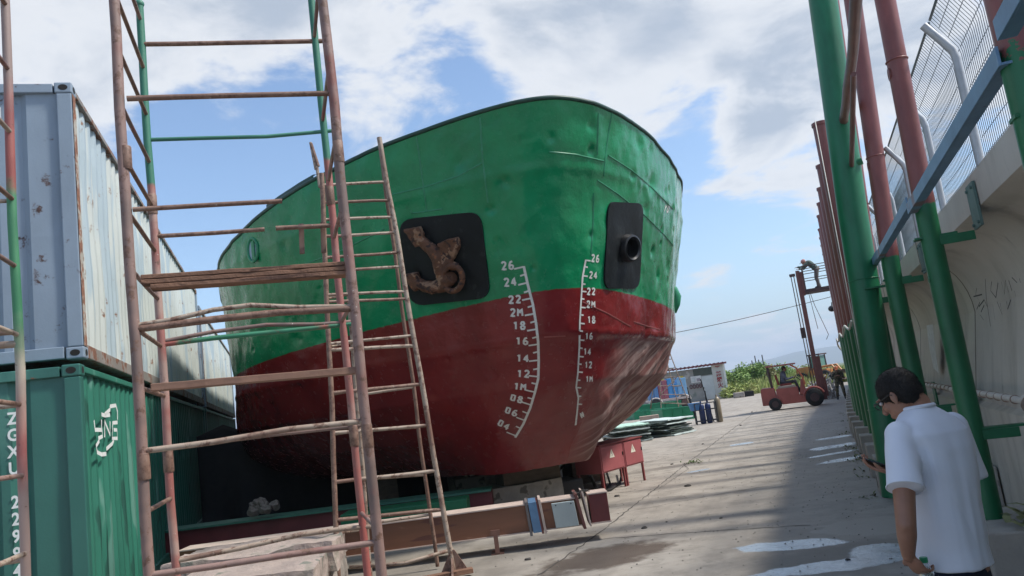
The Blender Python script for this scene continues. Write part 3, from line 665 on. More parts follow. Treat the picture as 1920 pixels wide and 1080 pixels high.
# white emblem sprayed on the green side
def sidept(x, y):
    o_ = PL(-.006, 0, 0); return plane(x, y, o_, SQ)
mb = MB()
def emb(px, w=.042):
    pts = [sidept(*q) for q in px]; mb.ribbon(pts, [SQ]*len(pts), w, .002)
for px in ([(206, 778), (196, 779), (190, 777)], [(206, 762), (217, 760), (220, 772), (220, 787)], [(206, 762), (206, 768), (196, 777)],
           [(176, 788), (178, 806), (190, 806), (190, 787)], [(190, 800), (192, 818), (184, 822)], [(196, 820), (196, 790), (206, 815), (206, 790)], [(220, 792), (211, 793), (210, 822), (220, 822), (219, 806), (213, 806)],
           [(186, 826), (180, 836), (182, 848), (190, 852), (199, 851)], [(199, 842), (210, 832), (213, 825)]):
    emb(px)
mb.build('emblem', M_letter, lowc)

# ------------------------------------------------------------------ scaffolding
def mat_tube(name, stops, rust=.4, sc=1.6):
    mt, t, b = new_mat(name); v = coords(t); n1 = tnoise(t, v, sc, 4, .6)
    c = ramp(t, n1, stops, 'EASE'); c = mixc(t, step(t, tnoise(t, v, 14, 8, .7), .70-rust*.3, .78-rust*.3), c, ramp(t, tnoise(t, v, 60, 3), [(.3, (.09, .045, .03)), (.7, (.21, .12, .085))]))
    c = mixc(t, step(t, tnoise(t, v, 35, 4, .7), .68, .71), c, (.55, .52, .46))
    L(t, c, b.inputs['Base Color']); b.inputs['Roughness'].default_value = .6; bump(t, b, tnoise(t, v, 70, 4, .7), .5, .003); return mt
T_pink = mat_tube('tube_pink', [(.3, (.20, .075, .06)), (.45, (.25, .16, .135)), (.6, (.16, .11, .095)), (.75, (.24, .07, .06))], .55)
T_green = mat_tube('tube_green', [(.3, (.03, .15, .10)), (.6, (.05, .20, .14)), (.8, (.12, .16, .13))], .3)
T_grnred = mat_tube('tube_green_red', [(.34, (.03, .20, .11)), (.46, (.05, .18, .10)), (.5, (.30, .09, .07)), (.62, (.32, .13, .10)), (.75, (.38, .32, .26))], .35, 1.1)
def mat_tube_z(name, zb):
    mt = mat_tube(name, [(.34, (.32, .09, .075)), (.5, (.30, .12, .10)), (.65, (.36, .24, .20))], .35); t = mt.node_tree; b = t.nodes['Principled BSDF']
    src = b.inputs['Base Color'].links[0].from_socket; g = coords(t); s_ = N(t, 'ShaderNodeSeparateXYZ'); L(t, g, s_.inputs[0])
    L(t, mixc(t, step(t, mth(t, 'ADD', s_.outputs[2], mth(t, 'MULTIPLY', tnoise(t, g, 3, 4), .3)), zb, zb+.05), src, (.035, .17, .11)), b.inputs['Base Color']); return mt
T_z1 = mat_tube_z('tube_green_over_red', 3.62); T_z2 = mat_tube_z('tube_green_over_red_high', 3.75)
T_cream = mat_tube('tube_cream', [(.3, (.22, .155, .115)), (.5, (.34, .27, .21)), (.65, (.18, .10, .07)), (.8, (.38, .33, .27))], .65)
T_rust = mat_tube('tube_rust', [(.3, (.14, .075, .05)), (.6, (.24, .15, .11)), (.8, (.30, .22, .18))], .8)
def mat_left():
    mt = mat_tube('tube_left_post', [(.3, (.2, .2, .2)), (.8, (.3, .3, .3))], .35); t = mt.node_tree; b = t.nodes['Principled BSDF']; g = coords(t); s_ = N(t, 'ShaderNodeSeparateXYZ'); L(t, g, s_.inputs[0])
    z = mth(t, 'DIVIDE', mth(t, 'ADD', s_.outputs[2], mth(t, 'MULTIPLY', tnoise(t, g, 5, 5), .35)), 6.0)
    base = ramp(t, z, [(.0, (.40, .30, .25)), (.28, (.38, .27, .23)), (.33, (.34, .11, .10)), (.40, (.42, .36, .29)), (.455, (.05, .22, .10)), (.575, (.06, .22, .11)), (.59, (.32, .09, .075)), (.66, (.30, .10, .09)), (.70, (.27, .20, .18))])
    c = mixc(t, step(t, tnoise(t, g, 16, 8, .7), .62, .70), base, (.13, .07, .05)); L(t, c, b.inputs['Base Color']); return mt
T_left = mat_left()
def wob(p0, p1, n=6, amp=.006, seed=0):
    out = []
    for i in range(n+1):
        p = Vector(p0).lerp(Vector(p1), i/n)
        if 0 < i < n: p = p+noise.noise_vector(p*1.3+Vector((seed, seed, 0)))*amp
        out.append(p)
    return out
def part_tube(root, name, p0, p1, r, mat, n=6, amp=.006, seed=0, segs=10):
    m_ = MB(); m_.tube(wob(p0, p1, n, amp, seed), r, segs); return m_.build(name, mat, root, smooth='auto')
FL = atY(250, 540, 4.2); FL.z = 0; FR = FL+SQ*1.19; BL = FL+SA*.93; BR = FR+SA*.93
sc1 = thing('scaffold_tower', 'tall tubular scaffold tower with pink and green rusty posts in front of the bow', 'scaffold', FL)
for p, m_, r_, h_ in ((FL, T_pink, .029, 6.4), (FR, T_pink, .031, 6.4), (BL, T_z1, .026, 4.82), (BR, T_z2, .026, 6.4)):
    part_tube(sc1, 'post', p, p+UP*h_+SQ*(-.02 if p is FL else 0), r_, m_, 14, .012, p.x)
def fz(x, y, P_=FL): return plane(x, y, P_, SA)
def bar(px, mat, r_=.0165, back=False, name='crossbar', root=None):
    P_ = BL if back else FL; pts = [fz(x, y, P_)+SA*(.0) for x, y in px]; m_ = MB(); m_.tube(pts, r_, 10); return m_.build(name, mat, root or sc1, smooth='auto')
bar([(238, 185), (330, 182), (440, 179), (627, 175)], T_rust)
bar([(249, 393), (400, 384), (529, 377)], T_rust, .014)
bar([(256, 617), (400, 599), (520, 586), (664, 578)], T_rust, .021)
bar([(256, 610), (320, 600), (400, 581), (470, 572), (560, 576), (664, 574)], T_cream, .014)
bar([(268, 846), (400, 829), (540, 805), (680, 790)], T_cream, .017)
bar([(276, 1079), (400, 1062), (540, 1040), (706, 1017)], T_pink, .018)
bar([(265, 83), (350, 82), (450, 80), (606, 77)], T_rust, .017, True)
bar([(281, 262), (380, 259), (500, 256), (625, 245)], T_green, .014, True)
bar([(293, 443), (400, 437), (496, 430)], T_rust, .015, True)
bar([(517, 428), (600, 424), (640, 421)], T_rust, .017, True)
bar([(306, 640), (400, 622), (500, 609), (600, 608), (662, 603)], T_pink, .014, True)
bar([(306, 646), (400, 634), (540, 620), (662, 607)], T_grnred, .017, True)
bar([(314, 838), (400, 829), (520, 814), (682, 797)], T_pink, .015, True)
bar([(327, 1052), (450, 1028), (560, 1003), (640, 992), (697, 987)], T_cream, .017, True)
for k, y in enumerate((-110, -5, 98, 203, 300, 400, 508, 615, 728, 846, 963)):
    z = fz(250, y).z
    part_tube(sc1, 'rung', FL+UP*z, BL+UP*(z-.0), .0135, T_rust if k % 3 else T_pink, 3, .004, k)
for k, y in enumerate((-60, 120, 250, 375, 560, 790, 1000)):
    z = fz(650, y).z; part_tube(sc1, 'rung', FR+UP*z, BR+UP*z, .0135, T_pink, 3, .004, k)
m_ = MB(); m_.ell(BL+UP*4.83, (.033, .033, .03)); m_.build('post_cap', T_green, sc1, smooth=True)
for p, m_ in ((FL, T_rust), (FR, T_rust), (BL, T_rust), (BR, T_rust)):
    for z in (1.62, 3.35, 5.0):
        if p is BL and z > 4.8: continue
        q = MB(); q.tube([p+UP*(z-.07), p+UP*(z-.065), p+UP*(z+.065), p+UP*(z+.07)], [.030, .0325, .0325, .030], 12); q.build('joint_sleeve', m_, sc1, smooth='auto')
# cut stubs and gusset plates along the posts
def plank(px0, px1, th, dp, mat, label, back=0.0, layers=1, cat='plank', name='timber_plank'):
    a_ = fz(*px0)+SA*back; b_ = fz(*px1)+SA*back; d = (b_-a_); X = d.normalized(); m_ = MB(); rn = random.Random(int(px0[1]))
    for i in range(layers):
        z0 = -th/2+th*i/layers; e0 = rn.uniform(-.01, .05); e1 = rn.uniform(-.04, .02); nseg = 12; rows = []
        for q in range(nseg+1):
            p = a_+X*(e0+(d.length-e0+e1)*q/nseg)+UP*(z0+.004*noise.noise(Vector((q*.7, i, px0[1]))))
            tt = th/layers*.9; yo = rn.uniform(-.004, .004)
            rows.append([p+SA*yo, p+SA*(dp+yo), p+SA*(dp+yo)+UP*tt, p+SA*yo+UP*tt, p+SA*yo])
        m_.grid(rows); m_.add(rows[0][:4], [(0, 1, 2, 3)]); m_.add(rows[-1][:4], [(3, 2, 1, 0)])
    return one(m_, name, mat, label, cat, a_, fix=True, bev=.004)
M_wood = pm('old_wood_rust', (.20, .105, .065), .85, .4, 3, bmp=.9, bscale=30, stretch=(.6, .6, 5), patches=(((.09, .045, .03), .55, 5), ((.30, .20, .15), .66, 8)), bdist=.01)
plank((267, 528), (646, 502), .085, .11, M_wood, 'thick rusty bundle of boards laid across the scaffold tower just above the middle', layers=3)
plank((266, 727), (666, 693), .045, .10, pm('plank_wood', (.23, .13, .09), .85, .35, 3, bmp=.7, bscale=30, stretch=(.6, .6, 5)), 'single brown board lying across the scaffold tower below the rusty bundle', layers=1)
# bolt straps hanging on the tower middle
for (x, y0, y1) in ((565, 415, 472), (606, 412, 470)):
    m_ = MB(); a_ = fz(x, y0, BL)+SA*.06; b_ = fz(x+2, y1, BL)+SA*.06; m_.obox(a_-SQ*.018, SQ*.036, SA*.02, b_-a_); m_.build('strap', T_rust, sc1, bev=.003)
# leftmost tower: only its rear right post is in view
sp = atY(30, 540, 4.35); sp.z = 0
sc0 = thing('scaffold_tower', 'scaffold tower with green and cream flaking post at the left edge before the containers', 'scaffold', sp)
part_tube(sc0, 'post', sp, sp+UP*6.2, .026, T_left, 14, .012, 3.3)
part_tube(sc0, 'post', sp-SA*.93, sp-SA*.93+UP*6.2, .026, T_pink, 10, .01, 1)
part_tube(sc0, 'post', sp-SQ*1.19, sp-SQ*1.19+UP*6.2, .026, T_pink, 10, .01, 2)
part_tube(sc0, 'post', sp-SQ*1.19-SA*.93, sp-SQ*1.19-SA*.93+UP*6.2, .026, T_pink, 10, .01, 4)
for k, y in enumerate((10, 130, 248, 374, 499, 628, 759, 893, 1040)):
    z = plane(30, y, sp, SA).z; mt_ = (T_rust, T_pink, T_cream)[k % 3]
    part_tube(sc0, 'rung', sp+UP*z, sp-SA*.93+UP*z, .014, mt_, 3, .004, k); part_tube(sc0, 'rung', sp-SQ*1.19+UP*z, sp-SQ*1.19-SA*.93+UP*z, .014, mt_, 3, .004, k)
for y, r_ in ((376, .012), (622, .017), (645, .021), (760, .014), (1052, .014)):
    z = plane(30, y, sp, SA).z; part_tube(sc0, 'crossbar', sp+UP*z, sp-SQ*1.19+UP*(z+.01), r_, T_cream, 4, .006, y)
# tapered trestle tower
tr = thing('trestle_ladder', 'tapered steel trestle ladder with cream rungs leaning close to the red hull', 'ladder', Vector((-1.5, 8.5, 0)))
def tp(x, y, Y): return atY(x, y, Y)
RA, RB = tp(853, 1072, 8.45), tp(711, 258, 8.45); LA, LB = tp(634, 1105, 8.1), tp(603, 325, 8.1)
LA.z = 0.0; RA.z = .03
LA2, LB2 = LA+Vector((.17, .75, 0)), LB+Vector((.10, .45, .35)); RA2, RB2 = RA+Vector((-.25, .55, 0)), RB+Vector((-.02, .12, -.05))
for p0, p1, m_, r_ in ((RA, RB, T_cream, .029), (LA, LB, T_rust, .027), (LA2, LB2, T_cream, .025), (RA2, RB2, T_rust, .022)):
    part_tube(tr, 'leg', p0, p1, r_, m_, 16, .02, p0.x)
def onleg(A_, B_, y):
    lo, hi = 0, 1
    for _ in range(30):
        mid_ = (lo+hi)/2; p = A_.lerp(B_, mid_); v = p-C0; py = 540-FPX*(v.dot(_up)/v.dot(_f))
        if py > y: lo = mid_
        else: hi = mid_
    return A_.lerp(B_, lo)
for k, (yl, yr) in enumerate(((347, 341), (380, 376), (412, 407), (443, 436), (483, 473), (508, 500), (553, 547), (566, 560), (645, 629), (656, 648), (737, 720), (812, 797), (904, 882), (975, 955))):
    part_tube(tr, 'rung', onleg(LA, LB, yl), onleg(RA, RB, yr), .0165 if k < 9 else .020, (T_cream, T_rust, T_cream)[k % 3], 4, .01, k)
for k, (yl, yr) in enumerate(((741, 726), (808, 801), (898, 890), (983, 965))):
    part_tube(tr, 'rung', onleg(LA2, LB2, yl), onleg(RA2, RB2, yr), .0165, T_cream, 4, .01, k)
for k, y in enumerate((560, 650, 740, 815, 905, 1000)):
    part_tube(tr, 'side_tie', onleg(LA, LB, y), onleg(LA2, LB2, y-8), .014, T_cream, 2, .0, k)
m_ = MB(); m_.prism([RA+Vector((-.16, -.02, 0)), RA+Vector((.16, -.02, 0)), RA+Vector((.02, -.02, .25)), RA+Vector((-.02, -.02, .25))], (0, .02, 0)); m_.prism([RA+Vector((-.02, -.2, 0)), RA+Vector((-.02, .2, 0)), RA+Vector((-.02, .02, .22))], (.02, 0, 0))
m_.build('foot_gusset', T_rust, tr)
m_ = MB(); m_.tube([tp(655, 1064, 8.6)+UP*.0, tp(760, 1056, 8.6), tp(850, 1030, 8.7)], .02, 8); m_.build('base_tie', T_cream, tr, smooth=True)
m_ = MB(); m_.obox(Vector((RA.x-.75, RA.y-.35, .03)), (.95, .28, .0), (-.02, .09, 0), (0, 0, .05)); one(m_, 'timber_plank', M_wood, 'short board on the ground under the foot of the trestle ladder', 'plank', (RA.x-.75, RA.y-.35, .03), bev=.005)
# top pieces of the partly hidden ladder above the rim
l2 = thing('hooked_ladder', 'short rusty ladder end hooked over the ship rim behind the scaffold', 'ladder', atY(598, 350, 9.9))
for px, m_, r_ in (([(582, 267), (592, 318)], T_cream, .018), ([(583, 269), (597, 312)], T_rust, .022), ([(594, 312), (600, 352)], T_cream, .022)):
    m_2 = MB(); m_2.tube([atY(x, y, 9.9) for x, y in px], r_, 8); m_2.build('leg', m_, l2, smooth='auto')

# ------------------------------------------------------------------ retaining wall, fence, pipes
def mat_wall():
    mt, t, b = new_mat('wall_concrete'); v = coords(t)
    n1 = tnoise(t, v, .8, 6, .6); c = ramp(t, n1, [(.3, (.43, .395, .34)), (.6, (.54, .50, .435)), (.8, (.60, .565, .50))])
    c = mixc(t, mth(t, 'MULTIPLY', step(t, tnoise(t, v, 2.2, 7, .65, (1, 1, .16)), .50, .74), .5), c, (.24, .215, .175))
    c = mixc(t, mth(t, 'MULTIPLY', step(t, tnoise(t, v, 7, 8, .7, (1, 1, .3)), .60, .75), .6), c, (.16, .14, .11))
    c = mixc(t, step(t, tnoise(t, v, 28, 4, .7), .70, .74), c, (.11, .10, .085))
    L(t, c, b.inputs['Base Color']); b.inputs['Roughness'].default_value = .9; bump(t, b, mth(t, 'ADD', tnoise(t, v, 5, 7, .65), mth(t, 'MULTIPLY', tnoise(t, v, 60, 3), .25)), .5, .015); return mt
M_wall = mat_wall()
wall = thing('retaining_wall', 'long beige concrete retaining wall with a curved lip along the right of the lane', 'wall', wl(6, 1.5))
prof = [(3.2, -.5), (1.56, -.5), (1.55, 1.02), (1.62, 1.06), (1.80, 2.05)]
for k in range(9):
    a_ = k/8*math.pi/2; prof.append((1.42+.38*math.cos(a_)+.0, 2.05+.62*math.sin(a_)))
prof += [(1.352, 2.70), (1.35, 2.96), (3.2, 2.96)]
w = MB(); w.sweep([(a_, b_) for a_, b_ in prof], [(wl(t, 0), WN, UP) for t in np.linspace(-3, 62, 60)]); wo = w.build('wall_face', M_wall, wall, smooth='auto')
# formwork ribs of the lip (thin raised seams) and scrawled marks
w = MB()
for t in np.arange(5.2, 60, 5.0):
    w.sweep([(a_-.004, b_) for a_, b_ in prof[1:]]+[(a_+.03, b_) for a_, b_ in prof[1:]][::-1], [(wl(t, 0), WN, UP), (wl(t+.02, 0), WN, UP)])
w.build('formwork_seam', pm('wall_dark_seam', (.17, .145, .12), .9, .3, 6), wall)
w = MB(); rn = random.Random(5)
def onwall(x, y): return plane(x, y, wl(0, 1.60), WN)
for px in ([(1832, 540), (1830, 552), (1838, 566), (1832, 580)], [(1826, 556), (1842, 552)], [(1836, 575), (1846, 562), (1852, 575)], [(1848, 523), (1850, 560), (1858, 612)], [(1840, 585), (1846, 572)], [(1860, 528), (1858, 545), (1868, 558), (1872, 530)], [(1862, 570), (1866, 600)],
           [(1878, 528), (1884, 552), (1886, 525), (1892, 548)], [(1892, 525), (1898, 545)], [(1870, 565), (1880, 590), (1876, 568)], [(1888, 565), (1890, 580), (1896, 562)], [(1903, 545), (1905, 556)], [(1898, 520), (1908, 530)], [(1845, 600), (1838, 590)], [(1912, 522), (1914, 530)]):
    pts = [onwall(*q) for q in px]; w.ribbon(pts, [-WN]*len(pts), rn.uniform(.006, .016), .003)
w.build('scrawl', pm('charcoal', (.06, .055, .05), .9), wall)
w = MB(); 
for px in ([(1737, 610), (1749, 608), (1753, 650), (1760, 700), (1750, 690), (1742, 650)],):
    w.add([onwall(*q) for q in px], [tuple(range(len(px)))])
for px in ():
    pass
w.build('torn_paper', pm('paper', (.60, .60, .56), .8, .2, 12), wall)
# white lagged pipes
M_lag = pm('pipe_lagging', (.58, .53, .47), .7, .15, 8, rust=.25, rscale=7, rustcol=(.30, .16, .11), bmp=.5)
def pipe(D, z, r_, t0, t1, label, bend):
    pts = []
    for t in np.linspace(t0, t1, 60): pts.append(wl(t, D+.012*noise.noise(Vector((t*.9, D*3, 1)))+bend*math.exp(-((t-6.9)/.35)**2), z+.02*noise.noise(Vector((t*.7, z*9, 4)))-.1*math.exp(-((t-t1)/.5)**2)))
    m_ = MB(); m_.tube(pts, r_, 14); o = one(m_, 'lagged_pipe', M_lag, label, 'pipe', wl(t0, D, z), smooth='auto')
    b_ = MB()
    for t in np.arange(t0+.4, t1, .33): b_.tube([wl(t, D+.004, z), wl(t+.012, D+.004, z)], r_*1.04+.008, 14)
    b_.build('band', pm('band', (.35, .26, .21), .7, .3, 9), o, smooth='auto'); return o
pipe(1.46, 1.17, .062, -2, 7.05, 'front white lagged pipe running low along the concrete wall', 0)
pipe(1.50, 1.30, .045, -2, 7.3, 'thin white lagged pipe running behind and above the thicker one', 0)
pipe(1.49, 1.18, .03, 7.25, 40, 'narrow white pipe running far along the concrete wall behind the green posts', 0)
# mesh fence
M_galv = pm('galvanised', (.42, .44, .46), .45, .12, 10, metal=.35, bmp=.15)
M_wire = pm('fence_wire', (.10, .125, .145), .5, .1, 10, metal=.2, bmp=0)
fence = thing('mesh_fence', 'welded wire mesh fence with cranked grey posts on top of the concrete wall', 'fence', wl(6, 1.37, 2.96))
FP = [t for t in np.arange(2.85, 45, 1.77)]
fprof = [(1.40, 2.99), (1.40, 3.80), (1.39, 3.86), (1.25, 4.12)]
for t in FP:
    m_ = MB(); m_.tube([wl(t, 1.37, 2.955), wl(t, 1.37, 3.78), wl(t, 1.355, 3.86), wl(t, 1.205, 4.10)], .03, 12); m_.build('post', M_galv, fence, smooth='auto')
def wires(t0, t1, sp_, r_):
    m_ = MB(); n = int((t1-t0)/sp_)
    for i in range(n+1):
        t = t0+(t1-t0)*i/n; m_.tube([wl(t, a_, b_) for a_, b_ in fprof], r_, 4, cap=False)
    zz = list(np.arange(3.02, 3.8, .13))+[3.86]
    for z in zz: m_.tube([wl(t0, 1.404+.003, z), wl(t1, 1.404+.003, z)], r_*1.1, 4, cap=False)
    for f_ in (.35, .68): m_.tube([wl(t0, 1.39-.14*f_, 3.86+.26*f_), wl(t1, 1.39-.14*f_, 3.86+.26*f_)], r_*1.1, 4, cap=False)
    m_.tube([wl(t0, 1.25, 4.12), wl(t1, 1.25, 4.12)], .011, 6); return m_
for i in range(len(FP)-1):
    t = FP[i]; wires(t+.03, FP[i+1]-.03, .052 if t < 12 else .09, .0028 if t < 9 else .0036).build('mesh_panel', M_wire, fence)
wires(-1, FP[0]-.03, .052, .0028).build('mesh_panel', M_wire, fence)

# ------------------------------------------------------------------ green and red steel posts
def mat_post(name, zb, green=(.012, .135, .055), red=(.20, .062, .055), amp=.06, rust=.1):
    mt, t, b = new_mat(name); g = coords(t); s_ = N(t, 'ShaderNodeSeparateXYZ'); L(t, g, s_.inputs[0])
    n1 = tnoise(t, g, 2.6, 8, .68, (1, 1, .3)); n2 = tnoise(t, g, 14, 5, .6)
    def lin(c): return ramp(t, n1, [(.3, tuple(x*.62 for x in c)), (.7, tuple(x*1.35 for x in c))])
    rc = mixc(t, mth(t, 'MULTIPLY', step(t, tnoise(t, g, 5, 7, .7, (1, 1, .12)), .55, .75), .6), lin(red), (.30, .16, .13))
    c = mixc(t, step(t, mth(t, 'ADD', s_.outputs[2], mth(t, 'MULTIPLY', mth(t, 'SUBTRACT', n2, .5), amp)), zb-.01, zb+.01), lin(green), rc)
    c = mixc(t, step(t, tnoise(t, g, 9, 9, .72), .76-rust*.3, .80-rust*.3), c, (.14, .06, .035))
    L(t, c, b.inputs['Base Color']); b.inputs['Roughness'].default_value = .42; bump(t, b, tnoise(t, g, 26, 5, .6), .35, .005); return mt
MP = mat_post('post_green_red', 2.80); MPf = mat_post('post_far', 2.30, amp=.02); MPg = mat_post('post_all_green', 30, (.010, .15, .066)); MPn = mat_post('post_flaking', 2.78, amp=.5, rust=.45)
M_green = pm('bracket_green', (.012, .13, .055), .45, .25, 8, rust=.15)
M_foot = pm('footing_concrete', (.36, .325, .28), .9, .25, 3, patches=(((.15, .13, .105), .6, 3),), bmp=.7, bscale=20, bdist=.012)
def ring(mb, c, r_, rt, ax=WN):
    U = UP; V = WD; mb.tube([c+(U*math.cos(a_)+V*math.sin(a_))*r_ for a_ in [2*math.pi*j/18 for j in range(19)]], rt, 6, cap=False)
def _x(): pass
def small_post(t, r_, top, mat, label, base=.41, lean=0.0):
    D = 1.0; root = thing('steel_post', label, 'post', wl(t, D), 'steel posts along the concrete wall')
    m_ = MB(); m_.tube([wl(t, D, base-.02), wl(t, D, 2.6), wl(t, D, top)+Vector((lean*(top-2.6), 0, 0))], r_, 24); m_.build('pole', mat, root, smooth='auto')
    for z in (2.53, 1.05):
        m_ = MB(); m_.obox(wl(t-.05, D+r_*.5-.16, z), WN*(.30 if z > 2 else .46), WD*.10, UP*.018)
        m_.obox(wl(t-.06, D+r_*.5-.03, z-.07), WN*.28, WD*.012, UP*.07)
        m_.build('bracket', M_green, root, bev=.003)
        m_ = MB(); Dp = 1.325 if z > 2 else 1.53; m_.obox(wl(t-.13 if z > 2 else t-.02, Dp-.0, z-(-.02 if z > 2 else .17)), WN*.02, WD*.26, UP*.34); 
        zb_ = z+.02 if z > 2 else z-.17
        for (a_, b_) in ((.02, .03), (.2, .03), (.02, .30), (.2, .30)): m_.cyl(wl((t-.13 if z > 2 else t-.02)+a_+.02, Dp-.014, zb_+b_), wl((t-.13 if z > 2 else t-.02)+a_+.02, Dp+.002, zb_+b_), .014, n=6)
        m_.build('anchor_plate', pm('plate_greygreen', (.10, .17, .15), .6, .3, 6, rust=.4) if z > 2 else M_green, root)
    m_ = MB()
    for (z, s_) in ((.82, 1), (3.9, 1), (2.22, .6)): ring(m_, wl(t, D-r_*.94, z)+Vector((lean*max(0, z-2.6), 0, 0)), .05*s_, .006)
    m_.tube([wl(t+(r_+.003)*math.cos(a_), D+(r_+.003)*math.sin(a_), 4.0)+Vector((lean*1.4, 0, 0)) for a_ in [2*math.pi*j/20 for j in range(21)]], .007, 6, cap=False)
    m_.build('weld_ring', mat, root, smooth=True); return root
post_labels = ['nearest steel post with flaking green and red paint cut by the right frame edge', 'steel post with green foot and red top on the concrete block right behind the man', 'steel post second behind the man, red above and green below the blue rail', 'steel post third behind the man, partly hidden behind the large green pillar']
for k, (t, r_, ln) in enumerate(((3.52, .105, 0), (6.72, .077, .025), (9.85, .098, .062), (12.8, .10, .06))):
    small_post(t, r_, (4.2, 5.0, 6.7, 8.3)[k], MPn if k == 0 else MP, post_labels[k], lean=ln)
for k in range(7): small_post(15.8+3*k, .09, 4.6, MP, 'slim green and red steel post far down the wall behind the large pillars')
def footing(t, D0, D1, tl, h_, label, group=None):
    m_ = MB(); m_.obox(wl(t, D0, 0), WN*(D1-D0), WD*tl, UP*h_); return one(m_, 'concrete_footing', M_foot, label, 'footing', wl(t, D0), group, bev=.015)
footing(6.2, .86, 1.54, .95, .41, 'large pale concrete footing block under the post behind the man')
footing(3.1, .86, 1.54, .9, .41, 'nearest concrete footing block by the right frame edge')
footing(9.4, .86, 1.54, .9, .41, 'concrete footing block hidden behind the man at the wall foot')
for k, t in enumerate(np.arange(12.4, 60, 3.0)): footing(t, .97, 1.54, .9, .40, 'low concrete footing block at the wall foot behind the large pillars', 'wall foot footings')
# blue angle rail
M_rail = pm('blue_rail', (.13, .24, .36), .5, .3, 2.5, rust=.3, rscale=6, patches=(((.20, .13, .14), .58, 1.2),))
for k, (t0, t1, z) in enumerate(((-.6, 3.30, 2.84), (3.45, 6.70, 2.79), (6.66, 9.85, 2.84), (9.82, 13.1, 2.86))):
    D = .885 if k else .86; m_ = MB(); m_.obox(wl(t0, D-.01, z-.045), WD*(t1-t0), WN*.012, UP*.082); m_.obox(wl(t0, D+.0025, z-.045), WD*(t1-t0), WN*.055, UP*.012)
    one(m_, 'angle_rail', M_rail, ['blue angle rail running out of the upper right frame corner', 'long blue angle rail in front of the wire fence', 'blue angle rail between the second and third slim posts', 'farthest blue angle rail ending at the large green pillar'][k], 'rail', wl(t0, D, z), bev=.002)
m_ = MB(); m_.tube(wob(wl(4.0, .86, 4.72), wl(11.0, .90, 4.70), 12, .03, 2), .055, 12); m_.tube([wl(8.4, .88, 4.55), wl(11.3, .86, 3.95)], .03, 10)
one(m_, 'overhead_pipe', pm('redbrown_pipe', (.12, .055, .05), .5, .3, 4, rust=.2), 'dark red horizontal pipe fixed high on the slim posts', 'pipe', wl(4, .86, 4.7), smooth='auto')
# large pillars
def big_post(t, D, r_, top, mat, label, lean=0.0, cap=True, group='large steel pillars in a row'):
    root = thing('steel_pillar', label, 'pillar', wl(t, D), group)
    m_ = MB(); l_ = Vector((lean, 0, 0)); m_.tube([wl(t, D, 0), wl(t, D, top*.5)+l_*.4, wl(t, D, top)+l_], r_, 28 if r_ > .15 else 14); m_.build('pillar_shaft', mat, root, smooth='auto')
    if cap: m_ = MB(); m_.cyl(wl(t, D, top-.03), wl(t, D, top+.02), r_*1.12, n=20); m_.build('pillar_cap', mat, root, smooth='auto')
    return root
bp = big_post(10.62, .64, .178, 7.0, MPg, 'closest and thickest all green steel pillar standing behind the man', lean=.36, cap=False)
for z in (2.66, 1.05):
    m_ = MB(); m_.tube([wl(10.62, .64, z)+Vector((.45*.4*z/4.4, 0, 0))+(WD*math.cos(a_)+WN*math.sin(a_))*.181 for a_ in [2*math.pi*j/24 for j in range(25)]], .006, 6, cap=False); m_.build('weld_ring', MPg, bp, smooth=True)
m_ = MB(); m_.obox(wl(10.45, .72, 2.52), WN*.55, WD*.12, UP*.02); m_.build('bracket', M_green, bp)
m_ = MB(); m_.cyl(wl(10.6, .8, 4.12), wl(10.6, 1.0, 4.16), .05, n=12); m_.build('stub_pipe', MPg, bp, smooth='auto')
N_BIG = 28
for k in range(N_BIG):
    t = 12.65+1.62*k; big_post(t, .72+.004*min(8, max(0, t-14)), .105 if k else .115, 5.05+.03*math.sin(k*2.1)+(.30 if k == 0 else 0), MPf, 'first of the red and green pillars behind the thick green one' if k == 0 else 'red topped green steel pillar in the receding row beside the lane')
for k in range(N_BIG+1):
    t = 12.3+1.62*k-1.62; footing(t+.05, .46+.004*min(8, max(0, t-14)), .93+.004*min(8, max(0, t-14)), .42, .46, 'small concrete stub footing in the row under the large pillars', 'pillar footings')
# conduit following the pillars
m_ = MB(); m_.tube([wl(t, .55+.004*min(8, max(0, t-14)), 2.2+.06*math.sin(t*1.9)) for t in np.arange(11.5, 58, .4)], .018, 6)
m_.tube([wl(11.9, .60, .5), wl(11.9, .60, 3.0), wl(11.9, .62, 5.2)], .007, 6)
one(m_, 'cable_conduit', pm('conduit_white', (.55, .53, .48), .6), 'thin white cable conduit strung along the receding pillars', 'conduit', wl(11.5, .55, 2.2), smooth=True)
m_ = MB(); q = atY(1559, 567, 30); m_.tube([q, q+Vector((.35, 0, .0))], .02, 6); m_.tube([q+Vector((0, 0, -.02)), q+Vector((-.02, 0, -.18))], .02, 6); m_.ell(q+Vector((-.03, 0, -.24)), (.14, .14, .12))
one(m_, 'security_camera', pm('cctv_black', (.015, .016, .02), .4), 'small dark dome camera hanging from a pillar bracket near the basket', 'camera', q, smooth=True)
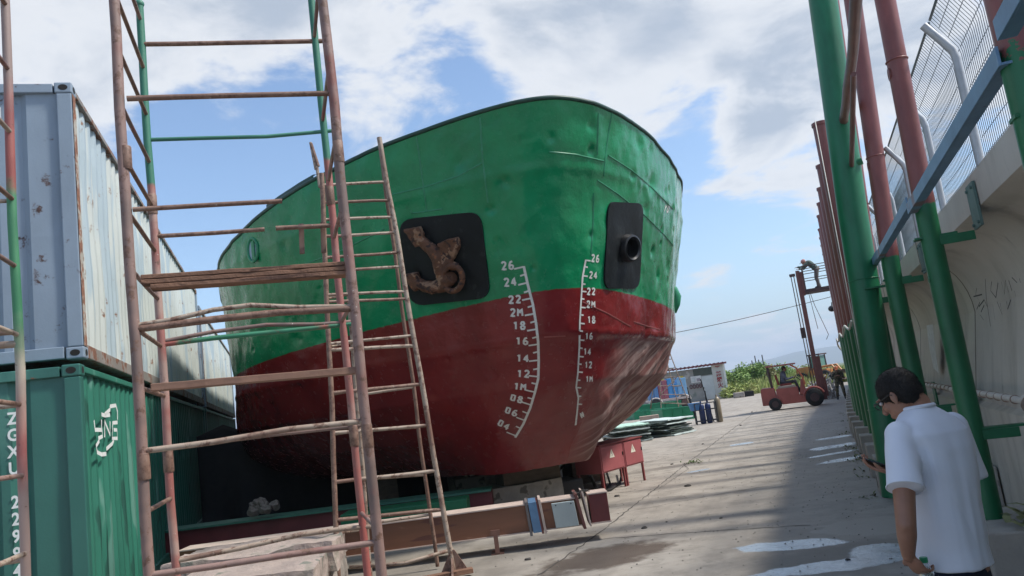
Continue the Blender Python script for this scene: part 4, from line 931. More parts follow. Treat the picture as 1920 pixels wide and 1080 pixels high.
# weeds at the wall foot
def leafy(mb, c, spread, n, size, rn, up=.6, flat=1.0):
    for _ in range(n):
        p = c+Vector((rn.gauss(0, spread[0]), rn.gauss(0, spread[1]), abs(rn.gauss(0, spread[2]))))
        a_ = rn.uniform(0, 6.28); d = Vector((math.cos(a_), math.sin(a_), rn.uniform(-.2, up))).normalized()*size*rn.uniform(.6, 1.4)
        s_ = d.cross(UP).normalized()*size*.18*flat
        mb.add([p-s_, p+d*.5+UP*size*.12-s_*1.3, p+d, p+d*.5+UP*size*.12+s_*1.3, p+s_], [(0, 1, 2, 3, 4)])
M_dry = pm('dry_weed', (.22, .22, .10), .8, .5, 9, bmp=0)
rn = random.Random(4)
m_ = MB(); leafy(m_, wl(6.35, 1.30, .40), (.10, .10, .06), 160, .11, rn); 
for k in range(26):
    p = wl(5.9+rn.random()*.5, 1.15+rn.random()*.3, .42); m_.tube([p, p+Vector((rn.uniform(-.1, .1), rn.uniform(-.15, .0), .02)), p+Vector((rn.uniform(-.15, .15), rn.uniform(-.35, -.1), -rn.uniform(.1, .35)))], .005, 4)
one(m_, 'weed_clump', M_dry, 'dry straggling weeds spilling over the concrete footing at the right edge', 'weeds', wl(6.35, 1.3, .4))
m_ = MB(); p = G(1302, 868); leafy(m_, p, (.10, .10, .02), 40, .07, rn, .9); tag(one(m_, 'weed_clump', pm('weed_green', (.08, .13, .03), .8, .4, 9, bmp=0), 'tiny green weed growing from a joint in the lane', 'weeds', p), kind='stuff')
m_ = MB()
for k in range(22):
    t = 10.5+abs(rn.gauss(0, 8)); leafy(m_, wl(t, .38+rn.uniform(-.12, .08), 0), (.05, .10, .01), 6, .06, rn, .9)
tag(m_.build('grass', pm('verge_weeds', (.13, .14, .06), .85, .5, 5, bmp=0)), kind='stuff')
# ------------------------------------------------------------------ under and around the ship
M_conc = pm('block_concrete', (.34, .30, .26), .9, .25, 4, patches=(((.16, .14, .12), .6, 4),), bmp=.9, bscale=14, bdist=.02)
M_pinkc = pm('block_pinkish', (.33, .265, .23), .9, .25, 3, patches=(((.28, .24, .20), .58, 3), ((.17, .17, .14), .64, 6)), bmp=.9, bscale=12, bdist=.03)
M_timb = pm('keel_timber', (.10, .075, .055), .85, .4, 3, stretch=(1, 5, 5), bmp=.8, bscale=20)
def rough_block(p, X, Y, Z, name, mat, label, cat, amp=.02, group=None, sub=14, seed=0):
    X, Y, Z = Vector(X), Vector(Y), Vector(Z); m_ = MB(); c = Vector(p)+X/2+Y/2
    def face(o, a_, b_):
        rows = []
        for i in range(sub+1):
            row = []
            for j in range(sub+1):
                q = o+a_*(i/sub)+b_*(j/sub); nv = noise.noise_vector(q*3.1+Vector((seed, 0, 0)))*amp+noise.noise_vector(q*11)*amp*.3; row.append(q+nv)
            rows.append(row)
        m_.grid(rows)
    p = Vector(p)
    face(p, X, Z); face(p+Y, X, Z); face(p, Y, Z); face(p+X, Y, Z); face(p+Z, X, Y); face(p, X, Y)
    return one(m_, name, mat, label, cat, c, group, fix=True, smooth='auto')
kb = ['keel block under the bow tip of the ship, nearest of the row', 'keel block second from the bow under the ship']
for k, b_ in enumerate((11.9, 14.6, 17.6, 21, 25, 29, 33, 37)):
    lab = 'large concrete block under the bow tip carrying dark timber' if k == 0 else 'concrete keel block deep in the shade under the ship'
    rough_block(sh(b_, DAX-.62, 0), SQ*1.15, SA*.8, UP*.46, 'keel_block', M_conc, lab, 'concrete block', .015, None if k == 0 else 'keel blocks in the shade')
    m_ = MB(); m_.obox(sh(b_+.08, DAX-.40, .462), SQ*.95, SA*.5, UP*.255); one(m_, 'keel_timber', M_timb, 'dark square timber between the front concrete block and the hull bottom' if k == 0 else 'dark square timber on a shaded keel block', 'timber', sh(b_, DAX-.4, .46), None if k == 0 else 'timbers on the keel blocks', bev=.01)
    if k:
        for sgn in (-1, 1):
            y = sgn*2.0; z = .95 if k > 1 else 1.0
            m_ = MB(); m_.obox(sh(b_, DAX+y-.3, 0), SQ*.6, SA*.6, UP*(.9)); one(m_, 'side_prop', M_timb, 'stack of dark timber propping the bilge of the ship in its shade', 'timber stack', sh(b_, DAX+y), 'bilge props', bev=.01)
rough_block(sh(13.1, DAX+.35, 0), SQ*.42, SA*.42, UP*.86, 'bilge_prop', M_timb, 'dark upright timber prop under the right side of the bow', 'timber', .008)
m_ = MB(); m_.obox(sh(12.6, DAX+.15, 0), SQ*1.0, SA*.7, UP*.33); one(m_, 'battery_case', pm('dark_case', (.02, .02, .022), .6), 'low black case on the ground between the bow blocks and the red cabinets', 'case', sh(12.6, DAX+.15), bev=.03)
rn = random.Random(8); m_ = MB()
for k in range(26):
    p = sh(14.8+rn.uniform(-.8, .8), DAX+.25+rn.uniform(-.5, .5), rn.uniform(.05, .5)); d = Vector((rn.uniform(-1, 1), rn.uniform(-1, 1), rn.uniform(-.3, .6)))*.5; m_.tube([p, p+d*.5+UP*.05, p+d], rn.uniform(.012, .03), 5)
tag(one(m_, 'scrap_timber', pm('scrap', (.42, .38, .32), .8, .4, 5), 'tangle of pale scrap sticks behind the blocks under the bow', 'scrap', sh(14.8, DAX)), kind='stuff')
m_ = MB(); hp = [G(1048, 915)+UP*.3, G(1060, 908)+UP*.36, G(1090, 902)+UP*.33, G(1110, 905)+UP*.12, G(1118, 918)+UP*.02]
m_.tube(hp, .03, 8); one(m_, 'hose', pm('hose_grey', (.12, .12, .10), .7), 'grey hose draped over the black case under the bow', 'hose', hp[0], smooth=True)
# long box girder with coloured end pieces
M_gird = pm('girder_brown', (.20, .085, .045), .55, .25, 1.6, stretch=(.5, 1, 3), patches=(((.13, .05, .035), .6, 2.2), ((.28, .15, .09), .68, 5)), bmp=.3, bscale=30)
M_lite = pm('girder_edge', (.50, .40, .34), .6, .2, 5)
g0 = Vector((-4.3, 9.36, .21)); X = Vector((1, .012, 0)).normalized(); Yv = Vector((-.012, 1, 0)); gl = 4.75
gird = thing('box_girder', 'long brown steel box girder lying on short feet in front of the bow blocks', 'girder', g0)
m_ = MB(); m_.obox(g0, X*gl, Yv*.34, UP*.30); m_.build('web', M_gird, gird, bev=.004)
m_ = MB(); m_.obox(g0-Yv*.02+UP*.302, X*gl, Yv*.38, UP*.014); m_.build('flange', M_lite, gird); m_ = MB(); m_.obox(g0-Yv*.02-UP*.012, X*gl, Yv*.38, UP*.012); m_.build('flange', M_lite, gird)
for xx in (3.70, .5):
    m_ = MB(); q = g0+X*xx-Yv*.028; m_.obox(q-UP*.205, X*.05, Yv*.03, UP*.22); m_.obox(q-X*.05-UP*.208, X*.15, Yv*.25, UP*.012); m_.obox(q-X*.03+UP*.01, X*.11, Yv*.02, UP*.06); m_.build('foot', pm('foot_rust', (.18, .09, .065), .7, .3, 5), gird)
def plate(x0, w_, z0, z1, mat, name='end_plate', y=.05, lean=0.0):
    m_ = MB(); q = g0+X*x0-Yv*y+UP*z0; m_.obox(q, X*w_, Yv*(.34+2*y), UP*(z1-z0)+X*lean); return m_.build(name, mat, gird, bev=.003)
plate(4.13, .03, -.05, .34, pm('plate_dull', (.13, .12, .12), .6, .3, 6, rust=.3), lean=-.02)
plate(4.17, .10, -.02, .33, pm('plate_blue', (.10, .20, .33), .5, .3, 5, rust=.3), lean=-.02)
plate(4.30, .03, -.04, .35, M_lite, lean=-.03); plate(4.27, .025, -.04, .33, pm('plate_maroon', (.13, .04, .035), .6), lean=-.03)
m_ = MB(); m_.obox(g0+X*4.44-Yv*.06+UP*.0, X*.27, Yv*.05, UP*.285-X*.02); m_.build('grey_cover', pm('cover_grey', (.36, .41, .40), .45, .08, 3), gird, bev=.006)
m_ = MB()
for (a_, b_) in ((.03, .26), (.21, .26)): m_.cyl(g0+X*(4.44+a_)-Yv*.063+UP*b_, g0+X*(4.44+a_)-Yv*.058+UP*b_, .008, n=8)
m_.build('bolt', M_hole, gird)
plate(4.76, .035, -.05, .36, pm('plate_maroon2', (.15, .055, .045), .6), lean=-.06); plate(4.84, .02, -.03, .37, M_lite, lean=-.05)
m_ = MB(); m_.obox(g0+X*4.87+UP*.0, X*.22, Yv*.34, UP*.32); m_.build('end_box', pm('box_maroon', (.14, .03, .03), .5, .2, 4), gird, bev=.004)
m_ = MB(); m_.obox(g0+X*4.86-Yv*.01+UP*.322, X*.24, Yv*.36, UP*.012); m_.build('flange', M_lite, gird); m_ = MB(); m_.obox(g0+X*4.86-Yv*.01-UP*.014, X*.24, Yv*.36, UP*.013); m_.build('flange', M_lite, gird)
m_ = MB(); rn = random.Random(2)
for k in range(14): p = g0+X*(4.74+rn.uniform(-.03, .12))+UP*.36; m_.tube([p, p+Vector((rn.uniform(-.04, .04), rn.uniform(-.03, .03), .03)), p+Vector((rn.uniform(-.06, .06), 0, .0))], .004, 4)
m_.build('wire_tie', pm('wire_dark', (.10, .09, .08), .6), gird)
# red beam with green flange behind, green box beam, rubble
rb = Vector((-5.9, 12.1, .1)); rX = Vector((1, -.05, 0)).normalized()
rbt = thing('cradle_beam', 'long dark red cradle beam with a thin green top edge in the shade under the hull', 'beam', rb)
m_ = MB(); m_.obox(rb, rX*5.2, Vector((0, .4, 0)), UP*.38); m_.build('web', pm('beam_darkred', (.15, .028, .03), .6, .25, 3), rbt, bev=.005)
m_ = MB(); m_.obox(rb+UP*.381-Vector((0, .06, 0)), rX*5.2, Vector((0, .5, 0)), UP*.03); m_.build('flange', pm('beam_green_edge', (.05, .16, .11), .6), rbt)
gb = Vector((-2.75, 10.9, .08)); m_ = MB(); m_.obox(gb, Vector((1.75, -.03, 0)), Vector((0, .5, 0)), UP*.44); one(m_, 'green_box_beam', pm('beam_green', (.01, .14, .06), .5, .2, 3), 'short bright green box beam behind the brown girder', 'beam', gb, bev=.01)
rn = random.Random(12); c_ = atY(492, 948, 12.0)
for k in range(9):
    p = c_+Vector((rn.uniform(-.18, .18), rn.uniform(-.1, .1), rn.uniform(-.1, .12))); m_ = MB(); m_.ell(p, (rn.uniform(.05, .11), rn.uniform(.05, .1), rn.uniform(.04, .08)), nu=12, nv=9)
    o = one(m_, 'rubble_lump', pm('rubble_dark', (.17, .14, .12), .95, .5, 9, bmp=1), 'pale lump in the small rubble heap on the dark red beam', 'rubble', p, 'rubble heap on the beam', smooth=False); displace(o, lambda q: .06*noise.noise(q*13+p))
# big concrete blocks at the lower left
o = rough_block(Vector((-3.20, 6.62, 0)), Vector((1.22, .12, .0)), Vector((-.1, .95, 0)), UP*.57+Vector((0, .02, 0)), 'concrete_block', M_pinkc, 'chipped pinkish concrete block with pale corner behind the front scaffold feet', 'concrete block', .03, seed=3, sub=26)
o = rough_block(Vector((-3.55, 7.35, .40)), Vector((1.55, .2, 0)), Vector((-.1, 1.0, 0)), UP*.24, 'concrete_block', M_pinkc, 'flat rough concrete slab with green moss lying on top behind the chipped block', 'concrete slab', .045, seed=9, sub=26)
o = rough_block(Vector((-3.55, 7.70, .0)), Vector((1.45, .2, 0)), Vector((-.1, .9, 0)), UP*.37, 'concrete_block', M_conc, 'lower concrete block carrying the mossy slab', 'concrete block', .03, seed=5)

m_ = MB(); M_dark_sheet = pm('added_sheet_black', (.012, .012, .013), .8, .4, 3)  # black sheet added to block bright background and darken the ship's underside
rows = []
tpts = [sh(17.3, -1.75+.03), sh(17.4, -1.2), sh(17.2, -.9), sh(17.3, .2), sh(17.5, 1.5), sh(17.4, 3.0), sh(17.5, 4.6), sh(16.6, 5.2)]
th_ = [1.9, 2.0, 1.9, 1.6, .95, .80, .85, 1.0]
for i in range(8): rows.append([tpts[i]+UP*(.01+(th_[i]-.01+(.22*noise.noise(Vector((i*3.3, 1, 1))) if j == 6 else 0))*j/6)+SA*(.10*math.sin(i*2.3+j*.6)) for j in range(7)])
m_.grid(rows); o = one(m_, 'added_dark_sheet', M_dark_sheet, 'added black sheet darkening the gap under and beside the left side of the ship', 'added_dark_sheet', tpts[0], smooth=True)
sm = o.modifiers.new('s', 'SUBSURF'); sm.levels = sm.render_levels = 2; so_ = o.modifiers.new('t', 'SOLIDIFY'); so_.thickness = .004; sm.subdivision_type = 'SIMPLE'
# ------------------------------------------------------------------ red electric cabinets
M_cab = pm('cabinet_red', (.31, .085, .09), .5, .12, 2.5, rust=.12, bmp=.15); M_cabd = pm('cabinet_dark', (.20, .045, .045), .5, .2, 3)
ca = G(1135, 925); cb = G(1213, 900); cX = (cb-ca).normalized(); cYv = Vector((-cX.y, cX.x, 0)); cl = (cb-ca).length
for k, (x0, x1) in enumerate(((.0, cl*.53), (cl*.54, cl))):
    root = thing('electric_cabinet', ['left red steel electric cabinet on legs partly in the ship shade', 'right sunlit red steel electric cabinet on legs with warning triangle'][k], 'cabinet', ca+cX*x0)
    m_ = MB(); m_.obox(ca+cX*x0+UP*.33, cX*(x1-x0), cYv*.55, UP*.46); m_.build('body', M_cab if k else M_cab, root, bev=.008)
    m_ = MB(); m_.obox(ca+cX*(x0+.025)-cYv*.012+UP*.355, cX*(x1-x0-.05), cYv*.010, UP*.41); m_.build('door', M_cab, root, bev=.003)
    m_ = MB(); m_.obox(ca+cX*(x0-.015)-cYv*.03+UP*.792, cX*(x1-x0+.03), cYv*.62, UP*.018); m_.build('lid', M_cabd, root, bev=.003)
    m_ = MB(); xm = (x0+x1)/2-.02; z_ = .56; o_ = ca-cYv*.0145
    m_.add([o_+cX*(xm-.085)+UP*(z_), o_+cX*(xm+.085)+UP*z_, o_+cX*xm+UP*(z_+.15)], [(0, 1, 2)]); sg = m_.build('warning_sign', pm('sign_white', (.7, .66, .55), .5), root)
    m_ = MB(); m_.ribbon([o_+cX*(xm)+UP*(z_+.11)-cYv*.002, o_+cX*(xm-.015)+UP*(z_+.07)-cYv*.002, o_+cX*(xm+.012)+UP*(z_+.065)-cYv*.002, o_+cX*(xm-.003)+UP*(z_+.03)-cYv*.002], [-cYv]*4, .012, .001); m_.build('bolt_symbol', pm('sign_dark', (.05, .03, .03), .6), sg)
    for xx in (x0+.01, x1-.05):
        for yy in (.01, .5):
            m_ = MB(); m_.obox(ca+cX*xx+cYv*yy, cX*.035, cYv*.035, UP*.33); m_.build('leg', M_cabd, root)
    m_ = MB(); m_.obox(ca+cX*(x1-.06)-cYv*.025+UP*.56, cX*.015, cYv*.012, UP*.06); m_.build('handle', M_hole, root)
for k, px in enumerate((((1150, 890), (1158, 903), (1148, 912), (1133, 915)), ((1183, 880), (1176, 900), (1160, 912), (1140, 918)))):
    m_ = MB(); pts = [G(x, y+8)+cYv*.15+UP*(.22 if i == 0 else .03) for i, (x, y) in enumerate(px)]; m_.tube(pts, .02, 6); one(m_, 'cable', M_hole, ['black cable hanging under the left red cabinet', 'black cable hanging under the right red cabinet'][k], 'cable', pts[0], smooth=True)
# ------------------------------------------------------------------ stacks of steel sheet offcuts
M_sh = [pm('sheet_mint', (.42, .62, .50), .55, .15, 2), pm('sheet_edge', (.04, .06, .05), .8, .4, 8), pm('sheet_pale', (.52, .60, .58), .6, .2, 2)]
def sheets(c, X, Y, n, gname, lab, seed, tops):
    rn = random.Random(seed); z = 0.02
    for k in range(n):
        m_ = MB(); rows = []; r_ = R(rn.uniform(-7, 7)); Xr = Matrix.Rotation(r_, 3, 'Z') @ X; Yr = Matrix.Rotation(r_, 3, 'Z') @ Y; o_ = c+Vector((rn.uniform(-.12, .12), rn.uniform(-.1, .1), z)); ph = rn.uniform(0, 9); rows2 = []
        for i in range(13):
            row = []
            for j in range(9):
                jag = .035*noise.noise(Vector((i*1.7, j*1.3, ph))); q = o_+Xr*((i/12-.5)*(1+jag))+Yr*((j/8-.5)*(1+jag))+UP*(.02*noise.noise(Vector((i*.45, j*.5, ph))))
                row.append(q)
            rows.append(row); rows2.append([q+UP*.038 for q in row])
        m_.grid(rows); m_.grid(rows2)
        for e0, e1 in ((rows[0], rows2[0]), (rows[-1], rows2[-1]), ([r__[0] for r__ in rows], [r__[0] for r__ in rows2]), ([r__[-1] for r__ in rows], [r__[-1] for r__ in rows2])): m_.grid([e0, e1])
        topm = k == n-1; o = one(m_, 'steel_sheet', M_sh[tops] if topm else M_sh[1 if k % 3 else 2], (lab+', topmost sheet') if topm else lab.split(' stack')[0]+' stack, one of its lower sheets', 'sheet', o_, None if topm else gname, fix=True)
        z += .062
sheets((G(1168, 832)+G(1222, 825))/2+Vector((-.2, .9, 0)), Vector((1.25, .1, 0)), Vector((-.2, 2.2, 0)), 9, 'lower sheets of the left stack', 'mint green stack of steel sheets right behind the hull bottom', 1, 0)
sheets((G(1222, 832)+G(1290, 805))/2+Vector((-.15, .9, 0)), Vector((1.0, .75, 0)), Vector((-.9, 1.6, 0)), 9, 'lower sheets of the right stack', 'pale jagged stack of steel sheets beside the lane', 2, 2)
# green steel pieces and a beige box behind the sheets
M_gst = pm('green_steel', (.010, .22, .10), .5, .2, 2, rust=.08)
def gbox(p, X, Y, Z, label, holes=True):
    root = thing('green_steel_frame', label, 'steel frame', p); p = Vector(p); m_ = MB(); X, Y, Z = Vector(X), Vector(Y), Vector(Z); x, y, z = X.normalized(), Y.normalized(), Z.normalized()
    m_.obox(p, X, y*.06, Z); m_.obox(p+Y-y*.06, X, y*.06, Z); m_.obox(p+y*.062, x*.06, Y-y*.124, Z); m_.obox(p+X-x*.06+y*.062, x*.06, Y-y*.124, Z); m_.obox(p+Y*.5, X*.98+x*.01, y*.05, Z*.7); m_.build('frame', M_gst, root, bev=.01)
    m_ = MB(); m_.obox(p-y*.02-x*.02+Z*.97, X+x*.04, y*.12, z*.03); m_.obox(p-y*.02-z*.0, X, y*.12, z*.03)
    for f_ in (.3, .62): m_.obox(p+X*f_-y*.07, x*.03, y*.07, Z*.95)
    m_.build('stiffener', M_gst, root)
gp = G(1245, 792); gbox(gp, Vector((1.45, -.25, 0)), Vector((-.3, 1.6, 0)), UP*.58, 'near green welded steel frame right of the beige box')
gp = G(1200, 789); gbox(gp+Vector((0, 2, 0)), Vector((2.2, -.3, 0)), Vector((-.6, 3.0, 0)), UP*.42, 'long flat green steel frame behind the beige box')
gp = G(1215, 783); gbox(gp+Vector((0, 3, 0)), Vector((2.6, -.1, 0)), Vector((-.4, 2.2, 0)), UP*.66, 'rear green steel frame below the far scaffold')
bp_ = G(1202, 799); m_ = MB(); m_.obox(bp_, Vector((.86, -.12, 0)), Vector((.05, .5, 0)), UP*.42); one(m_, 'beige_box', pm('carton', (.42, .33, .26), .8, .15, 3), 'plain beige box between the sheet stacks and the green frames', 'box', bp_, bev=.01)
bp_ = G(1150, 826); m_ = MB(); m_.obox(bp_, Vector((.8, -.1, 0)), Vector((.05, .5, 0)), UP*.35); one(m_, 'concrete_block', M_conc, 'pale block half hidden by the hull bottom left of the mint stack', 'concrete block', bp_, bev=.02)
# gas bottle cart
cp = G(1308, 797); crt = thing('bottle_rack', 'small steel rack cart holding gas bottles beside the lane', 'rack', cp); cXv = Vector((.99, -.12, 0)); cYw = Vector((.12, .99, 0))
m_ = MB()
for x in (0, .82):
    for y in (0, .5): m_.tube([cp+cXv*x+cYw*y, cp+cXv*x+cYw*y+UP*.82], .022, 8)
for z in (.12, .55, .80):
    for y in (0, .5): m_.tube([cp+cYw*y+UP*z, cp+cXv*.82+cYw*y+UP*z], .016, 6)
    for x in (0, .82): m_.tube([cp+cXv*x+UP*z, cp+cXv*x+cYw*.5+UP*z], .016, 6)
m_.build('frame', pm('rack_black', (.03, .03, .035), .6), crt); 
m_ = MB(); m_.tube([cp+cXv*.02+cYw*.5, cp+cXv*-.12+cYw*.5+UP*1.5], .02, 6); m_.tube([cp+cXv*.7+cYw*.5, cp+cXv*.45+cYw*.5+UP*1.75], .02, 6); m_.build('handle', M_hole, crt)
for k, (x, col, lab) in enumerate(((.27, (.012, .03, .11), 'dark blue gas bottle at the left in the rack cart'), (.52, (.012, .03, .11), 'dark blue gas bottle in the middle of the rack cart'), (.90, (.22, .18, .12), 'tan gas bottle standing at the right end of the rack cart'))):
    m_ = MB(); b_ = cp+cXv*x+cYw*(.22 if k < 2 else .1)+UP*.01; H_ = .80 if k < 2 else .98
    m_.tube([b_, b_+UP*.03, b_+UP*(H_-.12), b_+UP*(H_-.04), b_+UP*H_, b_+UP*(H_+.08)], [.09, .115, .115, .08, .035, .03], 14); one(m_, 'gas_bottle', pm('bottle_paint', col, .4, .2, 4), lab, 'gas bottle', b_, smooth='auto')
m_ = MB(); c_ = cp+cXv*.02+cYw*.25+UP*.83; m_.tube([c_-UP*.28, c_+UP*.0, c_+UP*.02], [.17, .24, .26], 14); one(m_, 'plastic_tub', pm('tub_blue', (.08, .24, .52), .5), 'bright blue plastic tub on the left end of the rack cart', 'tub', c_, smooth='auto')
# ------------------------------------------------------------------ far tapered scaffold
fs = thing('scaffold_tower', 'distant tapered ladder scaffold standing beside the hull in front of the shed', 'scaffold', G(1275, 772)); Yf = 47.0
A0, A1, B0, B1 = atY(1240, 776, Yf), atY(1234, 640, Yf), atY(1300, 778, Yf), atY(1246, 636, Yf); off_ = Vector((-.5, 1.2, 0))
for p0, p1 in ((A0, A1), (B0, B1), (A0+off_, A1), (B0+off_, B1+off_*.3)): part_tube(fs, 'leg', p0, p1, .032, T_cream, 4, 0)
for k in range(9):
    f_ = k/8.5+.03; part_tube(fs, 'rung', A0.lerp(A1, f_), B0.lerp(B1, f_), .024, T_cream, 1, 0); part_tube(fs, 'rung', B0.lerp(B1, f_), (B0+off_).lerp(B1+off_*.3, f_), .02, T_cream, 1, 0)
    if k in (2, 5): part_tube(fs, 'brace', A0.lerp(A1, f_), B0.lerp(B1, min(1, f_+.25)), .03, T_cream, 1, 0)
# ------------------------------------------------------------------ shed
SR = Vector((16.9, 66.0, 0)); SLd = Vector((-1, .17, 0)).normalized(); SDp = Vector((.17, 1, 0)).normalized(); SF = -SDp
def sp_(s, z, o_=0.0): return SR+SLd*s+UP*z+SF*o_
shed = thing('storage_shed', 'low grey storage shed with rusty red roof edge and red writing beside the bushes', 'shed', SR)
M_shw = pm('shed_wall', (.27, .26, .235), .9, .2, .8, patches=(((.17, .19, .16), .58, .7), ((.38, .36, .33), .62, 1.2)), bmp=.4, bscale=8)
m_ = MB(); m_.obox(sp_(9.5, 0), -SLd*9.5, SDp*6, UP*2.75); m_.build('wall', M_shw, shed, bev=.01)
m_ = MB(); m_.obox(sp_(1.05, 0, .015), -SLd*1.06, SDp*.02, UP*2.95); m_.build('end_pier', pm('shed_pier', (.52, .50, .46), .85, .12, 1.5), shed)
m_ = MB(); m_.obox(sp_(.12, 0, .03), -SLd*.16, SDp*.03, UP*2.95); m_.build('corner_strip', pm('strip_white', (.68, .68, .64), .7), shed)
M_roof = pm('roof_rust', (.16, .04, .045), .7, .3, 2, rust=.3)
m_ = MB(); rows = []
for j, (yy, zz) in enumerate(((.35, 2.98), (-6.2, 3.0))):
    rows.append([sp_(s, zz+.05*math.sin(s*2*math.pi/.35), yy) for s in np.arange(-.25, 10, .06)])
m_.grid(rows); m_.grid([[p-UP*.05 for p in r_] for r_ in rows]); m_.build('roof', M_roof, shed)
m_ = MB(); m_.obox(sp_(9.9, 2.84, .37), -SLd*10.1, SDp*.04, UP*.13); m_.build('fascia', M_roof, shed)
m_ = MB(); m_.obox(sp_(2.0, 0.05, .02), -SLd*.94, SDp*.03, UP*1.98); d_ = m_.build('door', pm('door_pale', (.50, .52, .50), .6, .1, 2), shed); m_ = MB(); m_.obox(sp_(1.95, 1.0, .05), -SLd*.04, SDp*.03, UP*.12); m_.build('handle', M_hole, d_)
m_ = MB(); m_.obox(sp_(2.62, 2.1, .012), -SLd*1.55, SDp*.02, UP*.62); m_.build('window', pm('window_dark', (.045, .055, .04), .4), shed)
m_ = MB(); m_.obox(sp_(2.9, 1.58, .03), -SLd*.86, SDp*.02, UP*.55); nb = m_.build('notice_board', pm('notice_white', (.62, .60, .58), .7), shed)
for (u, z, w__, h__, c__) in ((.48, 1.66, .3, .26, (.30, .26, .28)), (.06, 1.64, .30, .38, (.50, .52, .50))):
    m_ = MB(); m_.obox(sp_(2.9-u, z, .055), -SLd*w__, SDp*.005, UP*h__); m_.build('notice_sheet', pm('notice', c__, .8), nb)
for k in range(4):
    m_ = MB(); c_ = sp_(2.98-k*.27, 1.28, .05); m_.tube([c_+(-SLd)*(.09*math.cos(a_))+UP*(.16*math.sin(a_)) for a_ in [2*math.pi*j/16 for j in range(17)]], .035, 6, cap=False); m_.build('painted_zero', pm('zero_maroon', (.10, .04, .045), .7), shed)
for k, ch in enumerate('严禁烟火'):
    text_obj('red_writing', ch, .46, sp_(.78, 2.36-k*.47, .04), -SLd, UP, pm('writing_red', (.30, .03, .035), .7), shed, off=.004, bold=.012)
for k, (s, z, w__, h__, c__, n__) in enumerate(((3.95, 1.55, .5, .75, (.55, .42, .06), 'yellow'), (5.6, 1.75, .5, .5, (.55, .45, .10), 'faded yellow'))):
    m_ = MB(); m_.grid([[sp_(s-w__*i/6+.04*math.sin(j*1.3), z+h__*j/6, .08+.04*math.sin(i*2+j)) for i in range(7)] for j in range(7)]); one(m_, 'work_jacket', pm('cloth_yellow', c__, .9), n__+' work jacket hung on the shed wall', 'jacket', sp_(s, z), smooth=True)
m_ = MB(); m_.obox(sp_(2.0, 0, .5), -SLd*.12, SDp*.12, UP*.8); one(m_, 'short_bollard', M_hole, 'short black bollard in front of the shed corner', 'bollard', sp_(2, 0, .5))
# trailer with blue and pink drums
tl = G(1232, 768); tr_ = thing('flatbed_trailer', 'old flatbed trailer with pale bed and dark tyre behind the green frames', 'trailer', atY(1225, 765, 55)); tb = atY(1220, 763, 55); tb.z = .62
m_ = MB(); m_.obox(tb, Vector((2.85, -.25, 0)), Vector((0, 2, 0)), UP*.14); m_.build('bed', pm('trailer_bed', (.5, .42, .38), .8), tr_, bev=.01)
for x in (.4, 2.4):
    c_ = tb+Vector((x, -.15, -.22)); m_ = MB(); m_.tube([c_, c_+Vector((0, .25, 0))], .42, 20); w_ = m_.build('wheel', pm('tyre', (.02, .02, .02), .8), tr_, smooth='auto'); m_ = MB(); m_.tube([c_-Vector((0, .01, 0)), c_+Vector((0, .02, 0))], .2, 14); m_.build('rim', pm('rim_brown', (.12, .06, .05), .7), w_)
    m_ = MB(); m_.tube([c_+Vector((.5*math.cos(a_), .1, .5*math.sin(a_))) for a_ in np.linspace(.3, 2.8, 9)], .05, 6); m_.build('mudguard', pm('mud', (.5, .46, .42), .7), tr_)
cols = [((.10, .22, .42), 'blue'), ((.10, .22, .42), 'blue'), ((.33, .10, .13), 'pink'), ((.33, .10, .13), 'pink'), ((.06, .26, .55), 'bright blue'), ((.06, .26, .55), 'bright blue'), ((.20, .40, .62), 'pale blue'), ((.22, .42, .62), 'pale blue')]
poss = ['leftmost', 'second from left', 'first', 'second', 'left', 'right', 'next to last', 'rightmost']
for k, (c_, n_2) in enumerate(cols):
    p = tb+Vector((.05+k*.34, .1, .145)); H_ = 1.22+.25*math.sin(k*2.2); m_ = MB(); M4 = pm('crate_'+n_2.replace(' ', '_'), c_, .6, .25, 2)
    m_.obox(p, Vector((.31, -.02, 0)), Vector((0, .8, 0)), UP*H_); 
    root = one(m_, 'upright_panel_crate', M4, '%s %s upright crate on the flatbed trailer in front of the shed' % (poss[k], n_2), 'crate', p, bev=.02)
    m_ = MB()
    for z in (.1, .5, .92): m_.obox(p+Vector((-.01, -.035, z*H_-.02)), Vector((.33, -.02, 0)), Vector((0, .02, 0)), UP*.05)
    m_.build('batten', M4, root)
